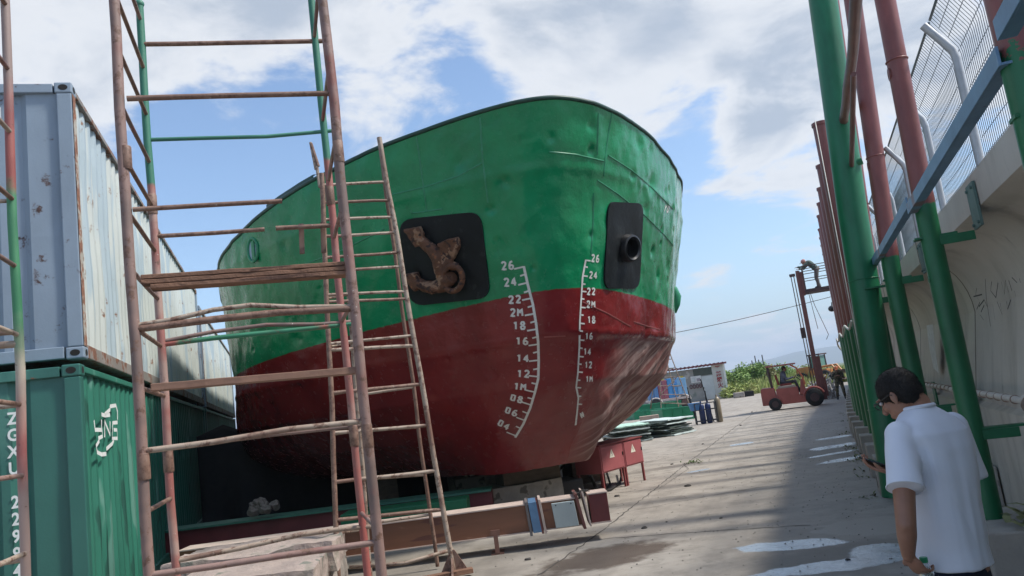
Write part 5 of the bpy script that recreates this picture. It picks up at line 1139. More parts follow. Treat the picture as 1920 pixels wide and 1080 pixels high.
# ------------------------------------------------------------------ vegetation in the distance
def mat_leaf(name, c1, c2, c3):
    mt, t, b = new_mat(name); v = coords(t); L(t, ramp(t, tnoise(t, v, 1.1, 5, .7), [(.3, c1), (.5, c2), (.7, c3)]), b.inputs['Base Color']); b.inputs['Roughness'].default_value = .7; b.inputs['Subsurface Weight'].default_value = 0; return mt
ML1 = mat_leaf('bush_leaf', (.10, .19, .04), (.17, .28, .06), (.28, .36, .11)); ML2 = mat_leaf('reed_leaf', (.20, .29, .06), (.32, .37, .10), (.36, .31, .13)); ML3 = mat_leaf('bush_dry', (.16, .18, .06), (.24, .22, .09), (.22, .15, .08))
def bush(px, Y, rx, h_, n, mat, label, seed, sz=.28):
    b_ = atY(px, 745, Y); b_.z = 0; rn = random.Random(seed); root = thing('bush', label, 'bush', b_); m_ = MB(); cl = [(Vector((rn.uniform(-rx, rx)*.8, rn.uniform(-1, 1), rn.uniform(.35, 1)*h_*.75)), rn.uniform(.25, .5)*min(rx, h_)) for _ in range(16)]
    for _ in range(n):
        c_, r_ = rn.choice(cl); d = Vector((rn.gauss(0, 1), rn.gauss(0, 1), rn.gauss(0, 1))).normalized()*r_*rn.random()**.4; p = b_+c_+d
        if p.z < .05: p.z = rn.uniform(.05, .5)
        a_ = rn.uniform(0, 6.28); e = Vector((math.cos(a_), math.sin(a_), rn.uniform(-.5, .9))).normalized()*sz*rn.uniform(.5, 1.2); s2 = e.cross(Vector((rn.gauss(0, 1), rn.gauss(0, 1), rn.gauss(0, 1)))).normalized()*sz*.22
        m_.add([p-s2*.3, p+e*.5-s2, p+e, p+e*.5+s2], [(0, 1, 2, 3)])
    m_.build('foliage', mat, root); m_ = MB()
    for k in range(7): m_.tube([b_+Vector((rn.uniform(-.2, .2), 0, 0)), b_+Vector((rn.uniform(-rx, rx)*.5, rn.uniform(-.4, .4), h_*.6))], [.05, .015], 5)
    m_.build('stem', pm('stem', (.12, .09, .06), .9), root)
for i, a_ in enumerate(((1385, 70, 1.5, 2.7, 2600, ML1, 'tall fresh green bush right behind the shed corner', 1), (1408, 72, 1.6, 3.3, 3000, ML1, 'highest rounded green bush beyond the yard', 2), (1432, 74, 1.7, 2.6, 2600, ML3, 'brownish bush between the green bushes and the forklift', 3),
                        (1392, 65, 1.2, 1.0, 1400, ML2, 'low yellow green bush at the yard edge by the shed', 4), (1372, 64.5, .8, .7, 900, ML2, 'small yellow flowering weed bush at the shed foot', 5), (1462, 76, 2.2, 2.2, 2400, ML1, 'green bush behind the forklift driver', 6), (1500, 80, 2.6, 1.9, 2200, ML2, 'pale bush seen under the forklift mast', 7), (1350, 78, 2.2, 3.2, 1600, ML1, 'dark bush behind the shed roof', 8))): bush(*a_)
m_ = MB(); rn = random.Random(9)
for _ in range(15000):
    Y = 66+abs(rn.gauss(0, 14)); x = Y*rn.uniform(.245, .52)
    if Y < 72 and x < 17.3: continue
    if abs(x-Y*.34) < 0: continue
    h_ = rn.uniform(.5, 1.5)*(1 if Y > 68 else .7); p = Vector((x, Y, 0)); s2 = Vector((rn.uniform(-1, 1), rn.uniform(-.3, .3), 0)).normalized()*.05; e = Vector((rn.uniform(-.3, .3), rn.uniform(-.3, .3), h_)); m_.add([p-s2, p+s2, p+e*.7+s2*.7, p+e, p+e*.7-s2*.7], [(0, 1, 2, 3, 4)])
tag(m_.build('reed_grass', ML2), 'yellow green reeds and tall grass beyond the yard', 'grass', kind='stuff')
for k, px in enumerate((1420, 1427, 1433, 1441)):
    b_ = atY(px, 735, 90); b_.z = 0; m_ = MB(); m_.cyl(b_, b_+UP*(3.2+.5*(k % 2)), .06, n=6); one(m_, 'thin_pole', M_hole, 'thin dark pole standing in the far field behind the bushes', 'pole', b_, 'poles in the far field')
for k, px in enumerate((1378, 1396)):
    b_ = atY(px, 742, 61); b_.z = 0; m_ = MB(); m_.obox(b_, Vector((.75, -.1, 0)), Vector((0, .6, 0)), UP*.42); one(m_, 'dark_drum_pile', [M_conc, M_hole][k], ['grey low tub at the yard edge before the bushes', 'black low tub at the yard edge before the bushes'][k], 'tub', b_, bev=.06)
m_ = MB(); p0, p1 = atY(1180, 640, 58), atY(1560, 556, 58); pts = [p0.lerp(p1, f_)-UP*.35*math.sin(math.pi*f_)*.5 for f_ in np.linspace(-.6, 1.5, 24)]; m_.tube(pts, .022, 5); one(m_, 'overhead_wire', M_hole, 'thin overhead wire crossing the sky behind the basket lift', 'wire', pts[0])
# ------------------------------------------------------------------ people
def hand(mb, wr, d, nrm, thumb_side, curl=.5, sc=1.0, spread=.12, fr=.0086):
    """wr wrist point, d direction of the palm, nrm palm-facing normal, thumb_side vector towards the thumb"""
    d = d.normalized(); nrm = (nrm-d*nrm.dot(d)).normalized(); t = (thumb_side-d*thumb_side.dot(d)-nrm*thumb_side.dot(nrm)).normalized()
    mb.ell(wr+d*.045*sc, (.046*sc, .040*sc, .015*sc), (d, t, nrm), 14, 9); mb.ell(wr+d*.062*sc+t*.004, (.030*sc, .041*sc, .013*sc), (d, t, nrm), 12, 8)
    for k, (off_, ln) in enumerate(((.030, .072), (.010, .080), (-.011, .074), (-.031, .060))):
        p = wr+d*(.085-.004*abs(k-1))*sc+t*off_*sc; dd = (d+t*(1.5-k)*spread*.6).normalized(); pts = [p-dd*.02*sc]; a_ = 0
        pts.append(p)
        for j, f_ in enumerate((.45, .31, .24)):
            a_ += curl*(1.0+.08*k)*(1 if j else .8); v = dd*math.cos(a_)+nrm*math.sin(a_); p = p+v*ln*f_*sc; pts.append(p)
        r_ = fr*sc*(1 if k < 3 else .88); mb.tube(pts, [r_*1.1, r_*1.08, r_*1.0, r_*.95, r_*.8], 8); mb.ell(pts[-1], (r_*.85,)*3, nu=8, nv=6)
    p = wr+d*.022*sc+t*.030*sc; v1 = (t*.75+d*.65+nrm*.25).normalized(); v2 = (d*.85+t*.15+nrm*(.35+curl*.4)).normalized()
    pts = [p-v1*.02*sc, p+v1*.012*sc, p+v1*.042*sc, p+v1*.042*sc+v2*.026*sc, p+v1*.042*sc+v2*.048*sc]; mb.tube(pts, [fr*1.5*sc, fr*1.4*sc, fr*1.15*sc, fr*1.05*sc, fr*.85*sc], 8); mb.ell(pts[-1], (fr*.85*sc,)*3, nu=8, nv=6)
def limb(mb, pts, rs, n=14):
    mb.tube(pts, rs, n); 
    for p, r_ in zip(pts, rs): mb.ell(p, (r_*.985,)*3, nu=12, nv=8)
def mat_skin(name, col): 
    mt = pm(name, col, .5, .12, 14, bmp=.25, bscale=160, bdist=.001); b = mt.node_tree.nodes['Principled BSDF']; b.inputs['Subsurface Weight'].default_value = .08; b.inputs['Subsurface Radius'].default_value = (.01, .004, .002); return mt
SKIN = mat_skin('skin', (.31, .155, .10)); HAIR = pm('hair_black', (.010, .008, .007), .75, .3, 60, bmp=.6, bscale=200); SOLE = pm('shoe_black', (.02, .02, .022), .6)
def head_geo(mb, hc, hf, hu):
    hr = hf.cross(hu).normalized(); ax = (hr, hf, hu)
    mb.ell(hc+hu*.024-hf*.011, (.0735, .090, .087), ax, 20, 14); mb.ell(hc-hu*.035+hf*.022, (.060, .066, .070), ax, 16, 12); mb.ell(hc-hu*.082+hf*.052, (.032, .030, .024), ax, 12, 8)
    mb.tube([hc+hf*.083+hu*.012, hc+hf*.100-hu*.012, hc+hf*.108-hu*.028], [.009, .012, .015], 8); mb.ell(hc+hf*.104-hu*.03, (.018, .012, .010), ax, 10, 7)
    mb.ell(hc+hf*.086+hu*.030, (.055, .012, .010), ax, 12, 6); mb.ell(hc+hf*.084-hu*.056, (.024, .011, .006), ax, 10, 6); mb.ell(hc+hf*.082-hu*.066, (.021, .011, .007), ax, 10, 6)
    for s_ in (-1, 1):
        mb.ell(hc+hf*.060-hu*.02+hr*s_*.040, (.022, .022, .024), ax, 10, 8)
        e = hc+hr*s_*.080-hf*.008-hu*.008; a1 = (hf*.9-hr*s_*-.35).normalized(); mb.ell(e, (.017, .007, .030), (a1, hr, (hu-hf*.15).normalized()), 12, 8); mb.ell(e-hu*.024+hf*.004, (.010, .006, .012), (a1, hr, hu), 8, 6)
    return ax
def eyes(parent, hc, hf, hu, far=False):
    hr = hf.cross(hu).normalized()
    for s_ in (-1, 1):
        m_ = MB(); m_.ell(hc+hf*.080+hu*.012+hr*s_*.031, (.013, .009, .008), (hr, hf, hu), 10, 8); e = m_.build('eye', pm('eye_white', (.6, .56, .52), .3, bmp=0), parent, smooth=True)
        m_ = MB(); m_.ell(hc+hf*.0865+hu*.011+hr*s_*.031, (.0055, .004, .0055), (hr, hf, hu), 8, 6); m_.build('iris', HAIR, e, smooth=True)
def cloth_noise(o, amp, sx=9, sz=3.2, seed=0):
    displace(o, lambda p: amp*(noise.noise(Vector((p.x*sx, p.y*sx, p.z*sz+seed)))+.45*noise.noise(Vector((p.x*sx*2.3, p.y*sx*2.3, p.z*sz*1.7+seed)))))
# --- the man in the white shirt
def near_man():
    f = Vector((math.sin(R(-20)), math.cos(R(-20)), 0)); r = Vector((f.y, -f.x, 0)); c = atY(1757, 900, 3.60); c.z = 0
    root = thing('person', 'man in a white T-shirt with glasses looking down at a phone, seen from behind', 'person', c)
    hf0 = Vector((math.sin(R(-40)), math.cos(R(-40)), 0)); tilt = R(30); hf = (hf0*math.cos(tilt)-UP*math.sin(tilt)).normalized(); hu = (UP*math.cos(tilt)+hf0*math.sin(tilt)).normalized(); hc = atY(1686, 742, 3.661)
    b = MB(); head_geo(b, hc, hf, hu); hr = hf.cross(hu)
    nb = c+UP*1.40+f*.0; limb(b, [nb-UP*.02, nb+UP*.05+f*.02, hc-hu*.035-hf*.035], [.055, .056, .055])
    shL, shR = c-r*.165+UP*1.335, c+r*.165+UP*1.335
    b.ell(c+UP*1.22, (.14, .085, .14), (r, f, UP)); b.ell(c+UP*1.02-f*.0, (.12, .08, .20), (r, f, UP)); b.ell(c+UP*.88, (.125, .085, .11), (r, f, UP)); limb(b, [shL+r*.01-UP*.015, c+UP*1.345, shR-r*.01-UP*.015], [.042, .045, .042])
    elL, wrL = atY(1699, 985, 3.424), atY(1703, 1042, 3.469); elL = elL
    limb(b, [shL-UP*.02, shL.lerp(elL, .5)-f*.005, elL, elL.lerp(wrL, .35), wrL], [.044, .048, .041, .0405, .027])
    bot = atY(1734, 1060, 3.492); hd = (bot+UP*-.03-wrL); hand(b, wrL, Vector((hd.x*.6, hd.y*.4, -.07)), r*.9+f*.1, f, .62, 1.0)
    ph = atY(1640, 866, 3.910); wrR = atY(1672, 884, 3.887); elR = c+r*.20+f*.10+UP*1.09
    limb(b, [shR-UP*.02, shR.lerp(elR, .5), elR, elR.lerp(wrR, .35)+UP*.0, wrR], [.044, .048, .041, .039, .027])
    dR = (atY(1640, 876, 3.910)-wrR); hand(b, wrR, dR, UP*.95+f*-.2, -f*.3+r*-.1-dR.normalized()*0+Vector((0, -1, .25)), .38, 1.0)
    for s_ in (-1, 1):
        hip = c+r*s_*.075+UP*.82; kn = c+r*s_*.10+f*(.05 if s_ < 0 else -.02)+UP*.47; an_ = c+r*s_*.11+f*(.06 if s_ < 0 else -.10)+UP*.07
        limb(b, [hip, kn, kn.lerp(an_, .3), an_], [.082, .055, .052, .036]); limb(b, [an_-UP*.02, an_+f*.13-UP*.045], [.035, .026])
    body = b.build('body', SKIN, root); remesh(body, .0052, 5, .5); eyes(body, hc, hf, hu)
    # hair
    h = MB(); ax = (hr, hf, hu); h.ell(hc+hu*.033-hf*.017, (.081, .096, .090), ax, 24, 16); h.ell(hc+hu*.0-hf*.043, (.0775, .064, .074), ax, 18, 12); h.ell(hc-hu*.046-hf*.048, (.056, .040, .036), ax, 14, 10)
    ho = h.build('hair', HAIR, root); remesh(ho, .006, 2); displace(ho, lambda p: .003*noise.noise(p*70)+.003*noise.noise(p*28)+.001)
    rn = random.Random(3); me = ho.data; st = MB(); nv_ = len(me.vertices)
    for _ in range(9000):
        v = me.vertices[rn.randrange(nv_)]; p = v.co+parent_loc(ho); n_ = v.normal; d = (n_*.55-hu*.35-hf*.35+Vector((rn.gauss(0, .3), rn.gauss(0, .3), rn.gauss(0, .3)))).normalized()*rn.uniform(.005, .011); s2 = d.cross(n_).normalized()*.0009
        st.add([p-s2, p+s2, p+d], [(0, 1, 2)])
    sto = st.build('hair_strands', HAIR, ho); 
    # shirt
    s = MB(); n = 40; rings = []
    for (z, fo, hw, hd_, ro) in ((.735, .03, .166, .180, .0), (.82, .03, .166, .174, 0), (1.0, .015, .165, .158, 0), (1.15, -.018, .168, .134, 0), (1.25, -.020, .176, .126, 0), (1.32, -.012, .180, .115, 0), (1.37, .0, .145, .095, 0), (1.405, .012, .100, .078, 0), (1.432, .022, .066, .064, 0)):
        cc = c+f*fo+UP*z; ring_ = []
        for j in range(n):
            a_ = 2*math.pi*j/n; e = 2/2.4; ca_, sa_ = math.cos(a_), math.sin(a_); ring_.append(cc+r*(hw*math.copysign(abs(ca_)**e, ca_))+f*(hd_*math.copysign(abs(sa_)**e, sa_)))
        rings.append(ring_)
    m2 = [p for rg in rings for p in rg]; s.add(m2, [(i*n+j, i*n+(j+1) % n, (i+1)*n+(j+1) % n, (i+1)*n+j) for i in range(len(rings)-1) for j in range(n)]+[tuple(range(n))[::-1], tuple((len(rings)-1)*n+j for j in range(n))])
    slL = atY(1698, 917, 3.435); slR = atY(1812, 897, 3.650)
    shLs, shRs = shL-UP*.012+r*.01, shR-UP*.012-r*.01
    s.tube([shLs+r*.05, shLs, shLs.lerp(slL, .55), slL], [.072, .068, .070, .076], 20); s.ell(shLs, (.067,)*3)
    s.tube([shRs-r*.05, shRs, shRs.lerp(slR, .55), slR], [.072, .068, .074, .082], 20); s.ell(shRs, (.067,)*3)
    so2 = s.build('shirt', None, root); so2.data.materials.append(pm('cotton_white', (.70, .73, .80), .9, .03, 3, bmp=.15, bscale=300, bdist=.0006)); remesh(so2, .0065, 6, .6)
    def folds(p):
        q = p-c+parent_loc(so2); x = q.dot(r); z = q.z; back = 1
        w_ = max(0, min(1, (1.34-z)/.25)); d = .016*(abs(noise.noise(Vector((x*7+z*1.2, z*1.3, 12.2))))-.2)*w_; d += .010*math.exp(-((x+.142-.05*(1.3-z))/.012)**2)*-1*math.exp(-((z-1.15)/.13)**2); d += .008*noise.noise(Vector((x*11, z*1.6, 2.2)))*max(0, min(1, (1.38-z)/.3))+.006*noise.noise(Vector((x*24, z*3.0, 8)))*max(0, min(1, (1.36-z)/.3))
        d += .006*math.sin((z*1.0+x*.9)*38+3*noise.noise(Vector((x*4, z*4, 0))))*math.exp(-((x+.15)/.05)**2)*math.exp(-((z-1.22)/.12)**2)
        d += .010*noise.noise(Vector((x*5, z*9, 4)))*math.exp(-((z-.79)/.07)**2)
        return d
    displace(so2, folds)
    cm = MB(); cc = c+f*.022+UP*1.432; cm.tube([cc+r*(.068*math.cos(a_))+f*(.066*math.sin(a_))+UP*(.006*math.sin(a_)*-1) for a_ in [2*math.pi*j/32 for j in range(33)]], .009, 8, cap=False); cm.build('collar', so2.data.materials[0], so2, smooth=True)
    hm = MB()
    for (cc, rr_, d_) in ((slL, .0755, (slL-shLs).normalized()), (slR, .0815, (slR-shRs).normalized())):
        a1 = d_.cross(f).normalized(); a2 = d_.cross(a1); hm.tube([cc-d_*.004+a1*rr_*math.cos(a_)*.99+a2*rr_*math.sin(a_)*.99 for a_ in [2*math.pi*j/28 for j in range(29)]], .0035, 6, cap=False)
    hm.build('sleeve_hem', so2.data.materials[0], so2, smooth=True)
    # trousers, shoes
    t_ = MB(); t_.ell(c+UP*.86, (.132, .100, .09), (r, f, UP)); t_.ell(c+UP*.77, (.140, .110, .12), (r, f, UP))
    for s_ in (-1, 1):
        hip = c+r*s_*.09+UP*.80; kn = c+r*s_*.10+f*(.05 if s_ < 0 else -.02)+UP*.47; an_ = c+r*s_*.11+f*(.05 if s_ < 0 else -.11)+UP*.09; limb(t_, [hip-UP*.05-r*s_*.012, kn, an_], [.078, .078, .068])
    to = t_.build('trousers', pm('trouser_navy', (.012, .018, .04), .8, .2, 5), root); remesh(to, .011, 5); cloth_noise(to, .007, 8, 5)
    sh_ = MB()
    for s_ in (-1, 1):
        an_ = c+r*s_*.11+f*(.06 if s_ < 0 else -.10)+UP*.045; sh_.ell(an_+f*.05, (.045, .135, .045), (r, f, UP)); sh_.ell(an_+f*.12-UP*.012, (.045, .06, .032), (r, f, UP)); sh_.obox(an_+f*-.08-r*.042-UP*.044, r*.084, f*.25, UP*.02)
    remesh(sh_.build('shoes', SOLE, root), .008, 2)
    # glasses
    gm = MB()
    for s_ in (-1, 1):
        ey = hc+hf*.103+hu*.012+hr*s_*.033; gm.tube([ey+hr*.024*math.cos(a_)+hu*.017*math.sin(a_) for a_ in [2*math.pi*j/16 for j in range(17)]], .0022, 6, cap=False)
        gm.tube([ey+hr*s_*.024+hu*.006, hc+hf*.085+hr*s_*.075+hu*.014, hc+hf*.0+hr*s_*.086+hu*.014, hc-hf*.012+hr*s_*.088+hu*.004], .0026, 6)
    gm.tube([hc+hf*.106+hu*.014-hr*.010, hc+hf*.106+hu*.014+hr*.010], .002, 6); gm.build('glasses', pm('glasses_black', (.01, .01, .012), .3, bmp=0), root)
    # phone and bottle
    P = ph; px_ = Vector((-.86, .28, .42)).normalized(); nr = (Vector((.35, -.1, 1)) - px_*Vector((.35, -.1, 1)).dot(px_)).normalized(); py_ = nr.cross(px_)
    pm_ = MB(); pm_.obox(P-px_*.078-py_*.037-nr*.004, px_*.156, py_*.074, nr*.008); o = one(pm_, 'mobile_phone', pm('phone_black', (.012, .012, .014), .25, bmp=0), 'black mobile phone held flat in the right hand of the man in white', 'phone', P, bev=.004)
    mt, t, bb = new_mat('phone_glass'); bb.inputs['Metallic'].default_value = .7; bb.inputs['Base Color'].default_value = (.45, .52, .60, 1); bb.inputs['Roughness'].default_value = .04; bb.inputs['Specular IOR Level'].default_value = 1.0; bb.inputs['Coat Weight'].default_value = 1
    pm_ = MB(); pm_.obox(P-px_*.074-py_*.034+nr*.0042, px_*.148, py_*.068, nr*.0006); pm_.build('screen', mt, o)
    B = bot; bm_ = MB(); bm_.tube([B-UP*.19, B-UP*.185, B-UP*.11, B-UP*.10, B-UP*.03, B+UP*.0, B+UP*.012], [.026, .031, .031, .029, .030, .016, .0125], 20); mt, t, bb = new_mat('bottle_plastic'); bb.inputs['Base Color'].default_value = (.75, .85, .82, 1); bb.inputs['Roughness'].default_value = .08; bb.inputs['Transmission Weight'].default_value = .85; bb.inputs['IOR'].default_value = 1.2
    bo = one(bm_, 'water_bottle', mt, 'clear plastic bottle with green cap in the lowered left hand of the man in white', 'bottle', B, smooth='auto')
    bm_ = MB(); bm_.cyl(B+UP*.012, B+UP*.034, .0165, n=18); bm_.build('cap', pm('cap_green', (.02, .28, .12), .4, bmp=0), bo, bev=.002)
    bm_ = MB(); bm_.tube([B-UP*.16, B-UP*.105], .0318, 20, cap=False); bm_.build('wrap', pm('wrap_green', (.10, .35, .22), .4, bmp=0), bo, smooth=True)
near_man()
def far_person(label, o, X, Y, J, cols, hat=None, hf=None, sc=1.0):
    """J joints in local (x right, y forward, z up)"""
    W_ = lambda p: Vector(o)+X*p[0]*sc+Y*p[1]*sc+UP*p[2]*sc
    root = thing('person', label, 'person', o); J = {k: W_(v) for k, v in J.items()}; hf = (X*hf[0]+Y*hf[1]+UP*hf[2]).normalized(); hu = (UP-hf*UP.dot(hf)).normalized()
    b = MB(); head_geo(b, J['head'], hf, hu); limb(b, [J['neck'], J['head']-hu*.06], [.062, .055]); mid_ = J['neck'].lerp(J['hips'], .5); ux = (J['shR']-J['shL']).normalized(); uz = (J['neck']-J['hips']).normalized(); uy = uz.cross(ux).normalized()
    b.ell(J['neck'].lerp(J['hips'], .28), (.165, .11, .2), (ux, uy, uz)); b.ell(J['neck'].lerp(J['hips'], .8), (.15, .11, .2), (ux, uy, uz))
    for s_ in 'LR':
        limb(b, [J['neck'].lerp(J['sh'+s_], .5), J['sh'+s_], J['el'+s_], J['ha'+s_]], [.05, .052, .038, .026]); d = (J['ha'+s_]-J['el'+s_]).normalized(); hand(b, J['ha'+s_], d, -UP+uy*.3, ux*(1 if s_ == 'L' else -1)+uy*.2, .45)
        limb(b, [J['hip'+s_], J['kn'+s_], J['ft'+s_]], [.08, .055, .038])
    body = b.build('body', SKIN, root); remesh(body, .011, 3); eyes(body, J['head'], hf, hu)
    s = MB(); s.ell(J['neck'].lerp(J['hips'], .28), (.19, .135, .21), (ux, uy, uz)); s.ell(J['neck'].lerp(J['hips'], .75), (.175, .135, .23), (ux, uy, uz)); limb(s, [J['shL'], J['neck']-uz*.02, J['shR']], [.07, .075, .07])
    for s_ in 'LR': limb(s, [J['sh'+s_], J['el'+s_], J['el'+s_].lerp(J['ha'+s_], .9)], [.07, .056, .042])
    so2 = s.build('jacket', cols[0], root); remesh(so2, .018, 4); cloth_noise(so2, .012, 9, 9)
    t_ = MB(); t_.ell(J['hips'], (.17, .13, .12), (ux, uy, uz))
    for s_ in 'LR': limb(t_, [J['hip'+s_], J['kn'+s_], J['kn'+s_].lerp(J['ft'+s_], .93)], [.10, .078, .06])
    to = t_.build('trousers', cols[1], root); remesh(to, .018, 4); cloth_noise(to, .010, 9, 9)
    sh_ = MB()
    for s_ in 'LR': q = J['ft'+s_]; dd = Vector((hf.x, hf.y, 0)).normalized(); sh_.ell(q+dd*.06-UP*.03, (.05, .13, .05), (dd.cross(UP), dd, UP))
    sh_.build('shoes', SOLE, root, smooth=True)
    h = MB(); hr = hf.cross(hu)
    if hat: h.ell(J['head']+hu*.045-hf*.01, (.092, .108, .085), (hr, hf, hu)); h.obox(J['head']+hu*.05+hf*.07-hr*.06, hr*.12, hf*.09, hu*.012); h.build('cap', hat, root, smooth='auto')
    else: h.ell(J['head']+hu*.04-hf*.02, (.084, .100, .088), (hr, hf, hu)); h.ell(J['head']-hf*.045, (.075, .062, .075), (hr, hf, hu)); h.build('hair', HAIR, root, smooth=True)
    return root
# ------------------------------------------------------------------ forklift with raised basket
fo = G(1456, 770); fX = (G(1524, 762)-fo); fX.z = 0; fX.normalize(); fY = Vector((-fX.y, fX.x, 0)); FM = axes(fo, fX, fY, UP)
fk = thing('forklift', 'faded red forklift with tall mast and work basket raised high beside the pillars', 'forklift', fo)
M_fr = pm('forklift_red', (.36, .095, .075), .55, .2, 2.5, rust=.18); M_fd = pm('forklift_dark', (.06, .03, .028), .6, .3, 5, rust=.3); M_mast = pm('mast_brown', (.17, .06, .05), .6, .3, 3, rust=.4); M_tyre = pm('tyre_rubber', (.018, .017, .016), .85)
def FB(): return MB(FM)
m_ = FB(); m_.prism([(-.52, 0.06, .25), (-.52, .06, .92), (-.45, .06, .99), (.05, .06, .98), (.10, .06, .62), (.28, .06, .50), (.28, .06, .30), (.22, .06, .22)], (0, .98, 0)); m_.build('counterweight', M_fr, fk, bev=.03)
m_ = FB(); m_.prism([(.283, .08, .22), (.283, .08, .50), (.12, .08, .62), (.12, .08, .90), (1.02, .08, .90), (1.05, .08, .52), (1.3, .08, .50), (1.32, .08, .22)], (0, .94, 0)); m_.build('chassis', M_fr, fk, bev=.02)
m_ = FB(); m_.prism([(.22, .10, .902), (.22, .10, 1.0), (.92, .10, 1.0), (.95, .10, .902)], (0, .9, 0)); m_.build('engine_cover', pm('cover_beige', (.38, .30, .25), .7), fk, bev=.02)
m_ = FB(); m_.prism([(.32, .3, 1.003), (.32, .3, 1.09), (.80, .3, 1.09), (.80, .3, 1.003)], (0, .5, 0)); m_.prism([(.22, .3, 1.05), (.16, .3, 1.5), (.24, .3, 1.5), (.32, .3, 1.05)], (0, .5, 0)); m_.build('seat', pm('seat_red', (.25, .04, .03), .6), fk, bev=.02)
m_ = FB(); m_.prism([(1.05, .12, .53), (1.20, .12, 1.20), (1.30, .12, 1.20), (1.34, .12, .53)], (0, .86, 0)); m_.build('dash', M_fr, fk, bev=.02)
m_ = FB(); m_.tube([(1.18, .5, 1.15), (1.02, .5, 1.33)], .02, 8); m_.tube([Vector((1.0, .5, 1.34))+Vector((.08*math.cos(a_), .16*math.sin(a_), .10*math.cos(a_)))*1 for a_ in [2*math.pi*j/16 for j in range(17)]], .014, 6, cap=False); m_.build('steering_wheel', SOLE, fk)
for y in (.10, .96):
    m_ = FB(); m_.tube([(-.02, y, .95), (-.08, y, 1.86)], .045, 8); m_.build('rear_pillar', M_fd, fk, smooth='auto')
    m_ = FB(); m_.tube([(1.33, y, .95), (1.28, y, 1.30), (1.10, y, 1.70), (.86, y, 1.86)], .035, 8); m_.build('front_pillar', pm('pillar_orange', (.45, .12, .06), .5), fk, smooth='auto')
m_ = FB(); m_.box(-.16, 1.10, .06, 1.02, 1.86, 1.92)
m_.build('roof_guard', M_fr, fk, bev=.02)
for x, r_, nm in ((0.0, .27, 0), (1.62, .37, 1)):
    for y in (-.02, .90):
        m_ = FB(); m_.tube([(x, y, r_), (x, y+.03, r_), (x, y+.19, r_), (x, y+.22, r_)], [r_*.9, r_, r_, r_*.9], 26); w_ = m_.build('wheel', M_tyre, fk, smooth='auto'); m_ = FB(); m_.tube([(x, y-.006, r_), (x, y+.03, r_)], [r_*.5, r_*.42], 18); m_.build('rim', M_fd, w_)
m_ = FB(); m_.tube([(1.62+.44*math.cos(a_), .1, .37+.44*math.sin(a_)) for a_ in np.linspace(.4, 2.9, 10)], .05, 6); m_.build('mudguard', M_fr, fk)
for y in (.28, .72):
    for x0, x1, z1, w_ in ((1.975, 2.12, 2.05, .08), (1.80, 1.97, 5.80, .09)):
        m_ = FB(); m_.box(x0, x1, y-w_/2, y+w_/2, (.22 if x0 > 1.82 else .3), z1); m_.build('mast_rail', M_mast, fk, bev=.008)
for z in (.5, 1.9, 2.1, 3.4, 4.5, 5.72):
    m_ = FB(); m_.box(1.803, 1.94, .33, .67, z, z+.12); m_.build('mast_crossbar', M_mast, fk)
for y in (.42, .58): 
    m_ = FB(); m_.tube([(1.74, y, .4), (1.72, y, 3.3), (1.70, y, 5.7)], .02, 6); m_.build('lift_chain', M_fd, fk)
m_ = FB(); m_.tube([(1.62, .25, .5), (1.60, .25, 3.1), (1.58, .25, 5.6)], .022, 6); m_.box(1.52, 1.76, .2, .3, 5.60, 5.72); m_.box(1.55, 1.75, .22, .3, 2.9, 3.35); m_.build('hydraulic_hose', M_fd, fk)
m_ = FB(); m_.box(2.125, 2.19, .18, .82, .35, 1.15); m_.build('carriage', M_mast, fk, bev=.01)
m_ = FB(); m_.box(1.975, 2.045, .18, .82, 4.75, 5.75); m_.build('carriage', M_mast, fk, bev=.01)
bk = FB(); bk.box(2.05, 3.15, -.05, 1.05, 4.86, 4.94); bk.box(2.05, 3.15, -.05, 1.05, 4.80, 4.855); bsk = bk.build('basket_floor', M_fd, fk)
bk = FB()
for (x, y) in ((2.08, -.02), (3.12, -.02), (3.12, 1.02), (2.08, 1.02), (2.6, -.02), (2.6, 1.02), (3.12, .5)): bk.tube([(x, y, 4.94), (x, y, 5.95)], .02, 6)
for z in (5.4, 5.72, 5.95): bk.tube([(2.08, -.02, z), (3.12, -.02, z), (3.12, 1.02, z), (2.08, 1.02, z)], .018, 6)
bk.build('basket_rail', M_fd, fk, smooth='auto')
m_ = FB(); m_.tube([(2.2, .0, 4.9), (2.3, -.05, 4.2), (2.5, -.05, 3.4), (2.62, -.05, 2.9), (2.5, -.02, 2.7)], .012, 5); m_.tube([(2.15, .0, 4.9), (2.2, -.05, 4.0), (2.25, -.05, 3.2)], .012, 5); m_.build('hanging_cable', M_fd, fk)
C_g1 = pm('jacket_green', (.06, .085, .075), .9, .2, 5); C_g2 = pm('trouser_grey', (.14, .13, .12), .9, .2, 5); C_b = pm('jacket_greyblue', (.12, .13, .17), .9); C_b2 = pm('trouser_dark', (.045, .045, .05), .9)
def FP_(p): return Vector(FM @ Vector(p))
far_person('worker in dark green jacket bending over inside the raised basket', FP_((2.62, .35, 4.94)), fY, -fX, dict(head=(-.02, .42, 1.22), neck=(0, .26, 1.20), hips=(0, -.05, .84), shL=(-.19, .24, 1.16), shR=(.19, .24, 1.16), elL=(-.25, .5, 1.0), haL=(-.20, .70, 1.02), elR=(.25, .46, .96), haR=(.18, .66, .98), hipL=(-.09, -.04, .8), knL=(-.12, .02, .45), ftL=(-.14, -.02, .07), hipR=(.09, -.04, .8), knR=(.14, .03, .45), ftR=(.18, -.06, .07)), (C_g1, C_g2), pm('cap_pink', (.45, .20, .18), .8), (0, .8, -.6))
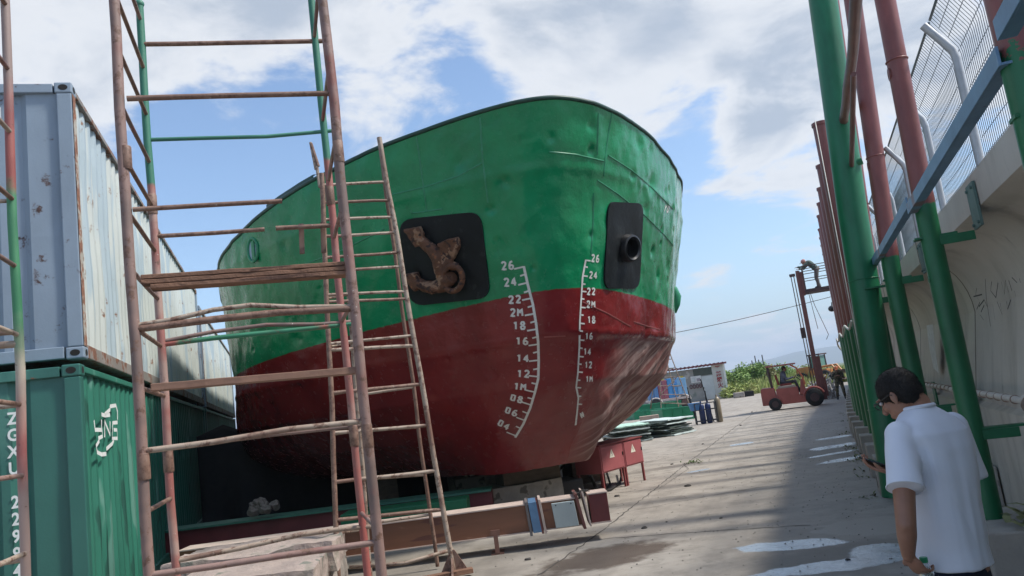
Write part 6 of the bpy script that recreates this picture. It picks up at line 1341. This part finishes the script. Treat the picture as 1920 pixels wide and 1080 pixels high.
far_person('forklift driver in grey shirt sitting at the steering wheel', FP_((.50, .52, .92)), -fY, fX, dict(head=(0, .10, .80), neck=(0, .03, .64), hips=(0, -.05, .20), shL=(-.18, .03, .58), shR=(.18, .03, .58), elL=(-.24, .14, .34), haL=(-.15, .42, .40), elR=(.24, .14, .34), haR=(.15, .42, .40), hipL=(-.09, .02, .17), knL=(-.13, .46, .22), ftL=(-.13, .58, -.22), hipR=(.09, .02, .17), knR=(.13, .46, .22), ftR=(.13, .58, -.22)), (C_b, C_b2), None, (0, 1, -.1))
mt, t, bb = new_mat('camouflage'); v_ = coords(t); L(t, ramp(t, tnoise(t, v_, 9, 2, .5), [(.42, (.05, .05, .035)), (.5, (.16, .12, .08)), (.6, (.09, .10, .05))], 'CONSTANT'), bb.inputs['Base Color']); bb.inputs['Roughness'].default_value = .9
cpn = G(1579, 748); toC = Vector((-cpn.x, -cpn.y, 0)).normalized()
far_person('worker in camouflage clothes with orange cap stooping beside the scrap pile', cpn, Vector((toC.y, -toC.x, 0)), toC, dict(head=(0, .28, 1.40), neck=(0, .14, 1.28), hips=(0, -.06, .84), shL=(-.19, .13, 1.24), shR=(.19, .13, 1.24), elL=(-.24, .25, .98), haL=(-.08, .42, 1.08), elR=(.24, .25, .98), haR=(.08, .42, 1.08), hipL=(-.09, -.04, .8), knL=(-.13, .05, .45), ftL=(-.16, .0, .07), hipR=(.09, -.04, .8), knR=(.14, .05, .45), ftR=(.18, -.05, .07)), (mt, mt), pm('cap_orange', (.55, .16, .07), .7), (0, .85, -.5))
# ------------------------------------------------------------------ wheel loader behind and scrap
lo = atY(1545, 742, 68.0); lo.z = 0; lX = Vector((.62, -.78, 0)); lY = Vector((.78, .62, 0)); LM = axes(lo, lX, lY, UP)
ld = thing('wheel_loader', 'orange wheel loader with glazed cab parked behind the forklift mast', 'loader', lo); M_or = pm('loader_orange', (.50, .20, .05), .5, .2, 3, rust=.25)
def LB_(): return MB(LM)
m_ = LB_(); m_.prism([(-1.9, -.55, .7), (-1.9, -.55, 1.5), (-1.6, -.55, 1.65), (-.5, -.55, 1.65), (-.5, -.55, .7)], (0, 1.1, 0)); m_.build('engine_hood', M_or, ld, bev=.04)
m_ = LB_(); m_.box(-.5, 1.0, -.5, .5, .6, 1.3); m_.build('chassis', M_or, ld, bev=.03)
m_ = LB_(); 
for (x, y) in ((-.48, -.5), (.5, -.5), (-.48, .5), (.5, .5)): m_.tube([(x, y, 1.3), (x*.95, y*.95, 2.55)], .05, 6)
m_.box(-.6, .62, -.6, .6, 2.55, 2.66); m_.build('cab_frame', M_fd, ld)
m_ = LB_(); m_.box(-.45, .46, -.46, .46, 1.5, 2.5); mg, t, bb = new_mat('cab_glass'); bb.inputs['Base Color'].default_value = (.10, .22, .18, 1); bb.inputs['Roughness'].default_value = .1; m_.build('cab_glass', mg, ld)
for x in (-1.3, .95):
    for y in (-.95, .6):
        m_ = LB_(); m_.tube([(x, y, .6), (x, y+.04, .6), (x, y+.31, .6), (x, y+.35, .6)], [.5, .6, .6, .5], 24); w_ = m_.build('wheel', M_tyre, ld, smooth='auto'); m_ = LB_(); m_.tube([(x, y-.01, .6), (x, y+.36, .6)], .28, 16); m_.build('rim', M_or, w_)
for y in (-.42, .34):
    m_ = LB_(); m_.tube([(.6, y, 1.5), (1.5, y, 1.55), (2.1, y, .7)], .09, 8); m_.build('lift_arm', M_or, ld)
m_ = LB_(); m_.prism([(2.0, -1.05, .3), (2.05, -1.05, 1.0), (2.35, -1.05, 1.1), (2.15, -1.05, .8), (2.2, -1.05, .42), (2.75, -1.05, .28)], (0, 2.1, 0)); m_.build('bucket', M_fd, ld, bev=.02)
rn = random.Random(21); m_ = MB(); pc = G(1553, 748)
for k in range(170):
    p = pc+Vector((rn.uniform(-.55, .5), rn.uniform(-.5, 1.2), rn.uniform(.05, .85)*(1-.3*rn.random()))); d = Vector((rn.uniform(-.3, .3), rn.uniform(-.4, .4), rn.uniform(-.5, .5))); m_.tube([p, p+d*.5+Vector((rn.uniform(-.1, .1), 0, .1)), p+d], rn.uniform(.015, .04), 5)
tag(one(m_, 'scrap_heap', pm('scrap_grey', (.38, .36, .35), .7, .5, 6, metal=.2), 'heap of bent pale scrap pipes between forklift and pillars', 'scrap', pc), kind='stuff')
# pebbles and litter on the lane
M_peb = pm('pebble', (.05, .045, .04), .9, .4, 9); rn = random.Random(31)
for k, (x, y, s_) in enumerate(((1290, 912, .07), (1157, 931, .06), (1352, 972, .03), (1260, 871, .05), (1318, 833, .05), (1389, 798, .06), (1410, 773, .07), (1590, 1050, .03), (1208, 991, .05), (1342, 782, .06), (1250, 979, .02), (990, 1050, .05))):
    p = G(x, y); m_ = MB(); s_ *= .55; m_.ell(p+UP*s_*.25, (s_*1.4, s_, s_*.6), nu=9, nv=6); o = one(m_, 'dirt_clod', M_peb, 'small dark clod of dirt lying on the concrete lane', 'clod', p, 'dirt clods on the lane', smooth=True); displace(o, lambda q: s_*.5*noise.noise(q*20/s_*.07+p*3))
m_ = MB()
for _ in range(1600):
    t = rn.uniform(4, 26); D = -rn.random()**1.6*5+.9; p = wl(t, D, .003); s_ = rn.uniform(.004, .013); m_.add([p+Vector((-s_, 0, 0)), p+Vector((0, -s_, 0)), p+Vector((s_, 0, 0)), p+Vector((0, s_, 0)), p+UP*s_*.8], [(0, 1, 4), (1, 2, 4), (2, 3, 4), (3, 0, 4)])
tag(m_.build('gravel', pm('grit', (.17, .155, .135), .9, .5, 3)), kind='stuff')
# ------------------------------------------------------------------ air
hb = MB(); hb.box(-5200, 5200, -700, 5600, -3, 160)
hm = bpy.data.materials.new('haze_air'); hm.use_nodes = True; ht = hm.node_tree; ht.nodes.clear(); ho_ = N(ht, 'ShaderNodeOutputMaterial'); pv = N(ht, 'ShaderNodeVolumePrincipled')
pv.inputs['Color'].default_value = (.72, .84, 1, 1); pv.inputs['Density'].default_value = .00035; L(ht, pv.outputs[0], ho_.inputs['Volume'])
tag(hb.build('haze', hm), kind='stuff')
